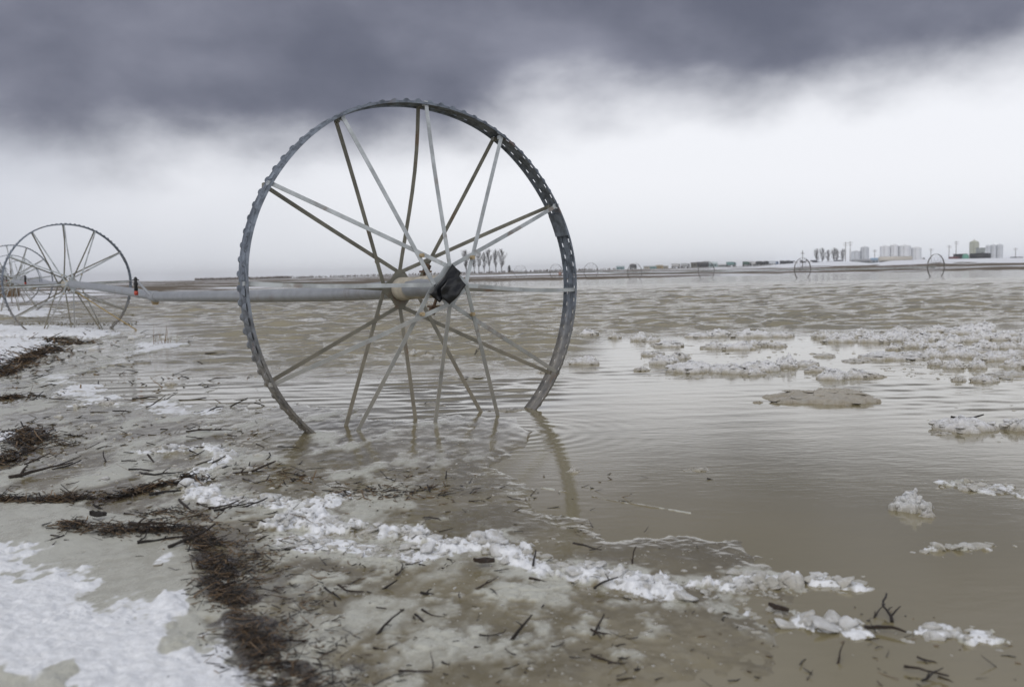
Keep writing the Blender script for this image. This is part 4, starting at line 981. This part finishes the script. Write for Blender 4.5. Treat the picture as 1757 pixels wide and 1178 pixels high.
def block(px0, px1, py, Y, name, label, cat, wall, roofc, group=None, gable=True, depth=None, windows=1):
    cx = (px0 + px1) / 2; p = spot(cx, Y, 0.3); wd = (px1 - px0) / FPX * Y; H = top_z(cx, py, Y) - p[2]; dp = depth or max(2.2, wd * 0.6)
    e = empty(name, tuple(p), label, cat, group); hw = H * (0.68 if gable else 0.94); b = MB(); b.box((0, 0, hw / 2), (wd, dp, hw)); b.build('wall', paint(wall), e)
    b = MB()
    if gable: b.prism([(-wd / 2 - 0.15, -dp / 2 - 0.15, hw), (-wd / 2 - 0.15, dp / 2 + 0.15, hw), (-wd / 2 - 0.15, 0, H)], (wd + 0.3, 0, 0))
    else: b.box((0, 0, hw + (H - hw) / 2), (wd + 0.2, dp + 0.2, H - hw))
    b.build('roof', paint(roofc), e)
    for k in range(windows):
        x = wd * ((k + 0.6) / windows - 0.5) * 0.8; b = MB(); b.box((x, -dp / 2 - 0.02, hw * 0.6), (min(0.9, wd * 0.22), 0.05, hw * 0.28)); b.build('window', M_glass, e)
    b = MB(); b.box((-wd * 0.32, -dp / 2 - 0.02, hw * 0.42), (min(0.9, wd * 0.22), 0.05, hw * 0.8)); b.build('door', paint(tuple(0.6 * c for c in wall)), e)
def wheels(e, xs, y, r_, wd=0.25):
    for x in xs:
        for s in (-1, 1):
            b = MB(); b.tube([(x, s * y - wd / 2, r_), (x, s * y + wd / 2, r_)], r_, 14); o = b.build('wheel', M_tyre, e)
            b = MB(); b.tube([(x, s * y - wd / 2 - 0.01, r_), (x, s * y + wd / 2 + 0.01, r_)], r_ * 0.5, 10); b.build('rim', M_tanks, o)
def car(px, Y, label, col, group=None, L=4.6, tall=1.55, rz=0.0, flat=False):
    p = spot(px, Y, 0.05); e = empty('parked_car', tuple(p), label, 'car', group, rz); b = MB(); wd = 1.8; hb = tall * 0.58
    prof = [(-L / 2, 0.3), (L / 2, 0.3), (L / 2, hb * 0.85), (L * 0.28, hb), (-L * 0.46, hb), (-L / 2, hb * 0.9)]
    b.prism([(x, -wd / 2, z) for x, z in prof], (0, wd, 0)); b.build('body', paint(col), e)
    c0, c1 = ((-L * 0.42, L * 0.2) if not flat else (-L * 0.05, L * 0.22)); b = MB()
    b.prism([(x, -wd * 0.45, z) for x, z in ((c0, hb), (c1, hb), (c1 - L * 0.13, tall), (c0 + L * 0.07, tall))], (0, wd * 0.9, 0)); b.build('cabin', paint(col), e)
    for s in (-1, 1):
        b = MB(); b.prism([(x, s * wd * 0.455, z) for x, z in ((c0 + 0.15, hb + 0.04), (c1 - 0.15, hb + 0.04), (c1 - L * 0.13 - 0.05, tall - 0.08), (c0 + L * 0.07 + 0.05, tall - 0.08))], (0, 0.012 * s, 0)); b.build('window', M_glass, e)
    wheels(e, (-L * 0.31, L * 0.31), wd * 0.45, 0.34)
def truck(px0, px1, py, Y, label, cab, boxc, group=None):
    cx = (px0 + px1) / 2; p = spot(cx, Y, 0.05); L = (px1 - px0) / FPX * Y; H = max(2.2, top_z(cx, py, Y) - p[2]); wd = 2.3; e = empty('parked_truck', tuple(p), label, 'truck', group)
    b = MB(); b.box((0, 0, 0.75), (L * 0.98, wd * 0.5, 0.25)); b.build('chassis', M_pole, e)
    b = MB(); b.box((-L * 0.15, 0, 0.9 + (H - 0.9) / 2), (L * 0.68, wd, H - 0.9)); b.build('cargo_box', paint(boxc), e)
    c0 = L * 0.2 + 0.04; hc = min(H, 2.6); b = MB(); b.prism([(x, -wd * 0.47, z) for x, z in ((c0, 0.6), (L / 2, 0.6), (L / 2, hc * 0.58), (L / 2 - L * 0.05, hc * 0.9), (c0, hc * 0.92))], (0, wd * 0.94, 0)); cb = b.build('cab', paint(cab), e)
    b = MB(); b.box(((c0 + L / 2) / 2, -wd * 0.475, hc * 0.7), ((L / 2 - c0) * 0.5, 0.03, hc * 0.22)); b.build('window', M_glass, cb)
    wheels(e, (-L * 0.36, -L * 0.22, L * 0.36), wd * 0.42, 0.5)
W_, G_, T_ = (0.6, 0.61, 0.63), (0.25, 0.26, 0.27), (0.13, 0.29, 0.31)
YB = 430
block(1058, 1071, 456, YB, 'shed', 'small turquoise shed at the end of the far yard row', 'shed', T_, (0.3, 0.4, 0.42))
truck(1081, 1092, 453, YB + 5, 'dark grey truck in the far yard behind a distant wheel', (0.05, 0.055, 0.06), (0.12, 0.12, 0.13))
block(1105, 1114, 456, YB, 'shed', 'cream shed in the far yard between dark trucks and yellow hut', 'shed', (0.55, 0.5, 0.36), (0.3, 0.3, 0.3))
block(1115, 1126, 455.5, YB, 'shed', 'turquoise low hut in the far yard beside the yellow hut', 'shed', (0.12, 0.38, 0.38), (0.4, 0.45, 0.45))
block(1126.5, 1137, 454.5, YB, 'shed', 'mustard yellow hut in the far yard', 'shed', (0.50, 0.33, 0.08), (0.35, 0.28, 0.15))
block(1138, 1146, 455.5, YB + 4, 'shed', 'beige hut beside the mustard yellow hut', 'shed', (0.42, 0.38, 0.28), (0.35, 0.33, 0.3))
truck(1153, 1167, 454, YB, 'white box truck beside a paler one in the far yard', W_, W_)
truck(1169, 1183, 453, YB + 6, 'pale grey box truck beside the block-shaped shed', (0.45, 0.46, 0.5), (0.5, 0.52, 0.55))
block(1186, 1195, 450, YB, 'shed', 'square brown-grey tower shed beside the dark hay heap', 'shed', (0.16, 0.15, 0.11), (0.1, 0.1, 0.09), gable=False)
block(1197, 1215, 449, YB, 'barn', 'dark slate barn with steep roof in the far yard', 'barn', (0.06, 0.06, 0.07), (0.085, 0.085, 0.095), windows=3)
block(1216, 1230, 449, YB + 3, 'barn', 'pale turquoise barn beside the dark slate barn', 'barn', (0.3, 0.48, 0.5), (0.45, 0.55, 0.56), windows=2)
block(1231, 1252, 452, YB + 3, 'barn', 'long low pale barn with snowy roof in the far yard', 'barn', (0.42, 0.46, 0.46), (0.62, 0.64, 0.66), windows=4)
truck(1247, 1262, 454.5, YB - 8, 'turquoise flat truck parked before the long pale barn', T_, (0.14, 0.36, 0.36))
truck(1275, 1286, 453, YB - 5, 'green truck parked next to the white van', (0.05, 0.14, 0.1), (0.06, 0.17, 0.12))
truck(1288, 1298, 452, YB - 5, 'white van with dark cab beside the black trucks', (0.1, 0.1, 0.1), W_)
for k, (a, c) in enumerate(((1299, 1309), (1311, 1318), (1339, 1347), (1349, 1356))): truck(a, c, 450.5, YB - 3 + k, 'black box truck in the far yard row beside white vehicles', (0.03, 0.03, 0.035), (0.035, 0.037, 0.04), 'black trucks of the far yard')
truck(1318, 1335, 450, YB, 'white and blue box truck in the far yard row', (0.12, 0.22, 0.4), (0.55, 0.6, 0.66))
for k, x in enumerate((1372, 1382)): car(x, YB - 20, 'white pickup parked by the bare trees', (0.7, 0.7, 0.72), 'white pickups by the trees', 5.2, 1.8, 0.0, True)
car(1362, YB - 18, 'dark car parked beside the white pickups', (0.03, 0.03, 0.035))
car(1398, YB - 16, 'black low car parked under the bare trees', (0.02, 0.02, 0.022), None, 5.0, 1.5)
block(1408, 1417, 449, YB, 'shed', 'dull green hut under the bare trees', 'shed', (0.10, 0.22, 0.18), (0.2, 0.25, 0.24))
block(1418, 1428, 448, YB, 'shed', 'brick red hut under the bare trees', 'shed', (0.2, 0.09, 0.08), (0.2, 0.17, 0.17))
block(1432, 1445, 446, YB - 10, 'shed', 'black boxy shed below the power poles', 'shed', (0.03, 0.03, 0.035), (0.05, 0.05, 0.055), gable=False, windows=2)
block(1463, 1492, 444.5, YB - 4, 'barn', 'long grey machine shed before the pair of pale tanks', 'barn', (0.2, 0.2, 0.2), (0.3, 0.31, 0.33), windows=4)
block(1494, 1506, 442.5, YB + 2, 'shed', 'blue-roofed shed beside the tanker trailer', 'shed', (0.3, 0.36, 0.42), (0.16, 0.33, 0.52), windows=2)
# tanker trailer
p = spot(1536, YB - 6, 0.3); L = 57 / FPX * (YB - 6); e = empty('tanker_trailer', tuple(p), 'long beige tanker trailer parked before the tall white tanks', 'trailer')
b = MB(); b.tube([(-L / 2, 0, 2.0), (-L / 2 + 0.3, 0, 2.0), (L / 2 - 0.3, 0, 2.0), (L / 2, 0, 2.0)], [0.7, 1.1, 1.1, 0.7], 20); b.build('barrel', paint((0.5, 0.45, 0.36)), e)
b = MB(); b.box((0, 0, 0.85), (L * 0.96, 0.9, 0.2)); b.build('frame', M_pole, e)
for k in range(3): b = MB(); b.lathe([(0.3, 3.05), (0.3, 3.25), (0.1, 3.3)], 10, (L * (k - 1) * 0.28, 0, 0)); b.build('hatch', M_tanks, e)
wheels(e, (-L * 0.42, -L * 0.34, L * 0.25, L * 0.33), 1.0, 0.5)
car(1582, YB - 14, 'white pickup parked between the tanker trailer and the snow bank', (0.68, 0.69, 0.7), None, 5.2, 1.8, 0.1, True)
truck(1629, 1645, 442, YB - 4, 'dark red truck parked beside the green round tank', (0.2, 0.03, 0.035), (0.16, 0.03, 0.035))
block(1638, 1657, 435.5, YB + 8, 'shed', 'black flat-roofed shed behind the green round tank', 'shed', (0.03, 0.03, 0.035), (0.02, 0.02, 0.022), gable=False, windows=2)
p = spot(1656.5, YB - 2, 0.3); r_ = 5.4 / FPX * YB; H = top_z(1656, 435.5, YB) - p[2]; e = empty('water_tank', tuple(p), 'bright green round-topped tank between red truck and black tank', 'tank')
b = MB(); b.lathe([(r_, 0), (r_, H * 0.6), (r_ * 0.92, H * 0.8), (r_ * 0.6, H * 0.95), (0.1, H)], 20); b.build('shell', paint((0.05, 0.36, 0.24)), e)
b = MB(); b.lathe([(0.35, H * 0.97), (0.35, H * 1.03)], 10); b.build('lid', M_blackp, e)
p = spot(1681.5, YB, 0.3); r_ = 16.4 / FPX * YB; H = top_z(1681, 434.5, YB) - p[2]; e = empty('water_tank', tuple(p), 'wide black cylindrical tank below the tan silo', 'tank')
b = MB(); b.lathe([(r_, 0), (r_, H * 0.2), (r_ * 1.01, H * 0.22), (r_, H * 0.24), (r_, H * 0.6), (r_ * 1.01, H * 0.62), (r_, H * 0.64), (r_, H * 0.98)], 28); b.build('shell', paint((0.012, 0.013, 0.016)), e)
b = MB(); b.lathe([(r_ * 1.01, H * 0.98), (r_ * 0.3, H * 1.03), (0.2, H * 1.04)], 28); b.build('lid', paint((0.016, 0.017, 0.02)), e)
block(1676, 1688, 425, YT - 10, 'shed', 'grey-green leg house squeezed between the silo and slim tanks', 'shed', (0.26, 0.29, 0.27), (0.2, 0.23, 0.22), gable=False)
block(1722, 1757, 443.5, YB + 10, 'barn', 'long pale shed at the edge of the yard past the slim tanks', 'barn', (0.45, 0.47, 0.5), (0.6, 0.62, 0.65), windows=4)
for x, c in ((1741, (0.06, 0.06, 0.07)), (1752, (0.4, 0.41, 0.43))): car(x, YB - 6, ('dark' if c[0] < 0.1 else 'silver') + ' car before the long pale shed past the slim tanks', c)
# power poles
for px, py, Y, lab in ((1450.5, 414.5, 430, 'tall power pole with cross-arms, one of two standing close together'), (1458.5, 413.5, 440, 'tall power pole with cross-arms, one of two standing close together'), (1500.5, 428, 470, 'short power pole between the pale pair and the tall white tanks'), (1597, 426, 480, 'thin power pole beside the shorter white tank'),
                       (1628, 420, 460, 'power pole rising behind the dark red truck'), (1640, 413, 440, 'tallest cross-armed power pole behind the black flat-roofed shed'), (1742, 425, 480, 'thin power pole past the slim tanks')):
    p = spot(px, Y); H = top_z(px, py, Y) - p[2]; e = empty('power_pole', tuple(p), lab, 'pole', 'close pair of power poles' if px < 1470 else None)
    b = MB(); b.tube([(0, 0, 0), (0, 0, H)], [0.17, 0.11], 8); b.build('post', M_pole, e)
    for k, zz in enumerate((H * 0.93, H * 0.84)):
        b = MB(); b.box((0, -0.14, zz), (2.4 - 0.5 * k, 0.1, 0.12)); ar = b.build('cross_arm', M_pole, e)
        for x in (-1, -0.4, 0.4, 1): b = MB(); b.lathe([(0.05, 0.06), (0.07, 0.14), (0.03, 0.24)], 6, (x * (1.0 - 0.2 * k), -0.14, zz)); b.build('insulator', M_tanks, ar)
# bare trees
def tree_mesh(seed, spread):
    rg = random.Random(seed); tr = MB(); cr = MB(); h0 = rg.uniform(0.13, 0.22)
    pts = [np.array([0, 0, 0.0])]
    for i in range(4): pts.append(pts[-1] + np.array([rg.gauss(0, 0.006), rg.gauss(0, 0.006), h0 / 4]))
    tr.tube(pts, [0.030, 0.024, 0.022, 0.022, 0.020], 8)
    lead = [pts[-1]]
    for i in range(6): lead.append(lead[-1] + np.array([rg.gauss(0, 0.012), rg.gauss(0, 0.012), (1 - h0) / 6]))
    tr.tube(lead, [0.019, 0.016, 0.013, 0.010, 0.007, 0.005, 0.003], 6)
    def grow(p, d, L, r_, dep):
        P = [p]
        for i in range(3): d = d + np.array([rg.gauss(0, 0.09), rg.gauss(0, 0.09), 0.10]); d = d / np.linalg.norm(d); P.append(P[-1] + d * L / 3)
        cr.tube(P, [r_, r_ * 0.8, r_ * 0.6, r_ * 0.35], 4 if dep == 0 else 3, caps=False)
        if dep >= 2: return
        for k in range((7, 4)[dep]):
            q = P[rg.choice((1, 2, 2, 3))]; a_ = rg.uniform(0, 6.28); s_ = rg.uniform(0.3, 0.8); nd = d + np.array([math.cos(a_) * s_, math.sin(a_) * s_, 0.05])
            grow(q, nd / np.linalg.norm(nd), L * rg.uniform(0.4, 0.65), max(r_ * 0.5, 0.0019), dep + 1)
    for k in range(28):
        t_ = (k + rg.random()) / 28; f_ = t_ * 5.8; i = int(f_); q = lead[i] * (1 - f_ + i) + lead[i + 1] * (f_ - i); a_ = rg.uniform(0, 6.28); s_ = spread * rg.uniform(0.5, 0.9)
        d = np.array([math.cos(a_) * s_, math.sin(a_) * s_, 1.0]); prof = 0.55 + 0.8 * math.sin(PI * min(1, t_ * 0.9 + 0.12))
        grow(q, d / np.linalg.norm(d), 0.24 * prof * (1 - 0.45 * t_) * rg.uniform(0.8, 1.2), 0.0095 * (1 - 0.5 * t_), 0)
    zmax = max(v[2] for v in cr.V)
    for mb in (tr, cr): mb.V = [(x / zmax, y / zmax, z / zmax) for x, y, z in mb.V]
    return tr.mesh('trunk'), cr.mesh('crown')
TREES = [tree_mesh(40 + k, (0.75, 0.55, 0.9)[k % 3]) for k in range(4)]
for a, c in TREES: a.materials.append(M_bark); c.materials.append(M_bark)
def tree(px, py, Y, k, label, group, wide=1.0):
    p = spot(px, Y, 0.2); H = top_z(px, py, Y) - p[2]; e = empty('bare_tree', tuple(p), label, 'tree', group, random.uniform(0, 6.28))
    for me, nm in zip(TREES[k % 4], ('trunk', 'crown')): o = obj(nm, me, None, e); o.scale = (H * wide, H * wide, H)
for k, (px, py, wd) in enumerate(((800.5, 427, 1.15), (814, 429, 0.85), (822, 427, 0.85), (831, 430, 0.85), (839.5, 425.5, 0.9), (851, 426, 0.9), (861, 426, 1.0))): tree(px, py, 395 + 3 * (k % 3), k, 'leafless poplar in the lone row across the flooded field', 'row of leafless poplars', wd)
for k, (px, py, wd) in enumerate(((1402, 425, 1.1), (1411, 424.5, 1.1), (1421, 427, 1.0), (1430, 424, 1.1), (1436, 426, 1.0), (1446, 426, 1.0))): tree(px, py, 450 + 3 * k, k + 1, 'leafless tree in the clump beside the close pair of power poles', 'leafless trees of the yard', wd)
def conifer(px, py, Y, wpx, label):
    p = spot(px, Y); H = top_z(px, py, Y) - p[2]; r_ = wpx / 2 / FPX * Y; e = empty('conifer_tree', tuple(p), label, 'tree'); rg = random.Random(int(px))
    b = MB(); b.tube([(0, 0, 0), (0, 0, H * 0.95)], [0.14, 0.03], 6); b.build('trunk', M_bark, e)
    b = MB()
    for i in range(420):
        t_ = rg.random() ** 0.8; z_ = H * (0.08 + 0.9 * t_); R_ = r_ * (1 - t_) ** 0.8 + 0.1; a = rg.uniform(0, 6.28); s = rg.uniform(0.2, 0.5)
        q = np.array([math.cos(a) * R_ * rg.uniform(0.3, 1), math.sin(a) * R_ * rg.uniform(0.3, 1), z_]); d = np.array([math.cos(a), math.sin(a), -0.4]) * s; n_ = np.array([-math.sin(a), math.cos(a), 0.3]) * s * 0.4
        b.add([q - n_, q + n_, q + d], [(0, 1, 2)])
    b.build('crown', M_con, e)
conifer(874, 455, 410, 7, 'small dark conifer at the end of the poplar row')
conifer(7, 455, 200, 26, 'dark conifer showing through the farthest wheels')
# scrub, reeds
def blades(name, pts, hmin, hmax, wd, mat, label, cat, lean=0.25):
    rg = np.random.default_rng(len(pts)); P = np.array(pts); n = len(P); h = rg.uniform(hmin, hmax, n); a = rg.random(n) * 6.28; ln = rg.normal(0, lean, (n, 2)) * h[:, None]
    s = np.stack([np.cos(a), np.sin(a), 0 * a], -1) * wd
    tp = P + np.stack([ln[:, 0], ln[:, 1], h], -1); V = np.stack([P - s, P + s, P * 0.5 + tp * 0.5 + s * 0.6, tp], 1).reshape(-1, 3); F = (np.array([[0, 1, 2, 3]])[None] + (np.arange(n) * 4)[:, None, None]).reshape(-1, 4)
    tag(obj(name, mesh_np(name, V, F, False), mat), label, cat, kind='stuff')
rg = np.random.default_rng(4); pts = []
for i in range(5200):
    px = rg.uniform(335, 1060) if i % 2 else rg.uniform(335, 500); Y = rg.uniform(385, 430); cl = fbm(np.array([px * 0.05]), np.array([2.0]), 3, 0.6, 5)[0]
    if rg.random() < 0.25 + 1.1 * (cl - 0.3): pts.append(spot(px, Y, 0.1))
blades('distant_scrub', pts, 0.4, 1.3, 0.22, M_scrub, 'low dark scrub along the far edge of the field', 'scrub')
pts = []
for i in range(2600):
    px = -90 + 122 * rg.random() ** 0.7; Y = rg.uniform(52, 62); pts.append(spot(px, Y, 0.05))
blades('dry_reeds', pts, 0.6, 1.15, 0.02, M_reed, 'dense brown dry reeds behind the farthest wheels', 'reeds', 0.12)
pts = []
for i in range(900):
    px, py = rg.uniform(-40, 235), rg.choice((519, 534, 541, 548, 556)) + rg.normal(0, 1.2); g = gnd(px, py)
    if fbm(np.array([g[0] * 0.35]), np.array([g[1] * 0.5]), 2, 0.5, 8)[0] > 0.5: pts.append(np.array([g[0], g[1], 0.0]))
blades('grass_tufts', pts, 0.02, 0.06, 0.012, plain('winter_grass', (0.10, 0.085, 0.035), 0.9, 0, 0.4, 1.0), 'flattened winter grass poking through the snow by the wheels', 'grass', 0.8)
g = gnd(280, 592); pts = [np.array([g[0] + rg.normal(0, 0.05), g[1] + rg.normal(0, 0.05), 0.0]) for _ in range(16)]
blades('reed_stalks', pts, 0.12, 0.32, 0.004, M_reed, 'few thin dry stalks standing in the water near the rope', 'reeds', 0.2)
# pink-orange drum on the far bank
p = spot(961, 190, 0.03); e = empty('plastic_drum', tuple(p), 'faded orange drum lying on the far bank past the wheel rim', 'drum')
b = MB(); b.lathe([(0.24, 0), (0.28, 0.03), (0.28, 0.25), (0.295, 0.27), (0.28, 0.29), (0.28, 0.5), (0.295, 0.52), (0.28, 0.54), (0.27, 0.8), (0.24, 0.82)], 18); b.build('body', paint((0.5, 0.24, 0.17)), e)
b = MB(); b.lathe([(0.2, 0.82), (0.2, 0.85), (0.05, 0.86)], 14); b.build('lid', paint((0.42, 0.2, 0.15)), e)
# far hills
def hills():
    n = 120; V = []; F = []
    for i in range(n):
        px = -500 + 640 * i / (n - 1); t = i / (n - 1); up = 11.5 * float(sstep(np.array(px), 112, 40)) + 3 * math.sin(px * 0.03) * (px < 40) + 1.2 * math.sin(px * 0.11)
        for k, (Y, f_) in enumerate(((2600, 0.0), (2750, 1.0), (3200, 0.2))):
            q = at_y(px, hor(px) - max(up, 0) * f_, Y); V.append((q[0], Y, q[2] if f_ else -3))
    for i in range(n - 1):
        for k in range(2): F.append((3 * i + k, 3 * i + 3 + k, 3 * i + 4 + k, 3 * i + 1 + k))
    tag(obj('hills', mesh_np('hills', V, F), plain('wooded_hillside_haze_blue', (0.06, 0.075, 0.11), 0.95, 0, 0.2, 0.01)), kind='structure')  # dark woods, with the blue of distant haze put into their base colour
hills()

# ------------------------------------------------------------------ damp air
b = MB(); b.box((0, 1800, 14.0), (9400, 3760, 31.0))
hz = b.mesh('haze'); mh = bpy.data.materials.new('damp_air'); mh.use_nodes = True; mh.node_tree.nodes.clear(); t = NT(mh.node_tree)
pv = t.node('ShaderNodeVolumePrincipled'); pv.inputs['Color'].default_value = (0.93, 0.95, 1.0, 1); pv.inputs['Density'].default_value = 0.00028; pv.inputs['Anisotropy'].default_value = 0.2
mo = t.node('ShaderNodeOutputMaterial'); t.link(pv.outputs[0], mo.inputs['Volume'])
tag(obj('haze', hz, mh), 'thin pale winter haze filling the air over the fields', 'haze', kind='stuff')
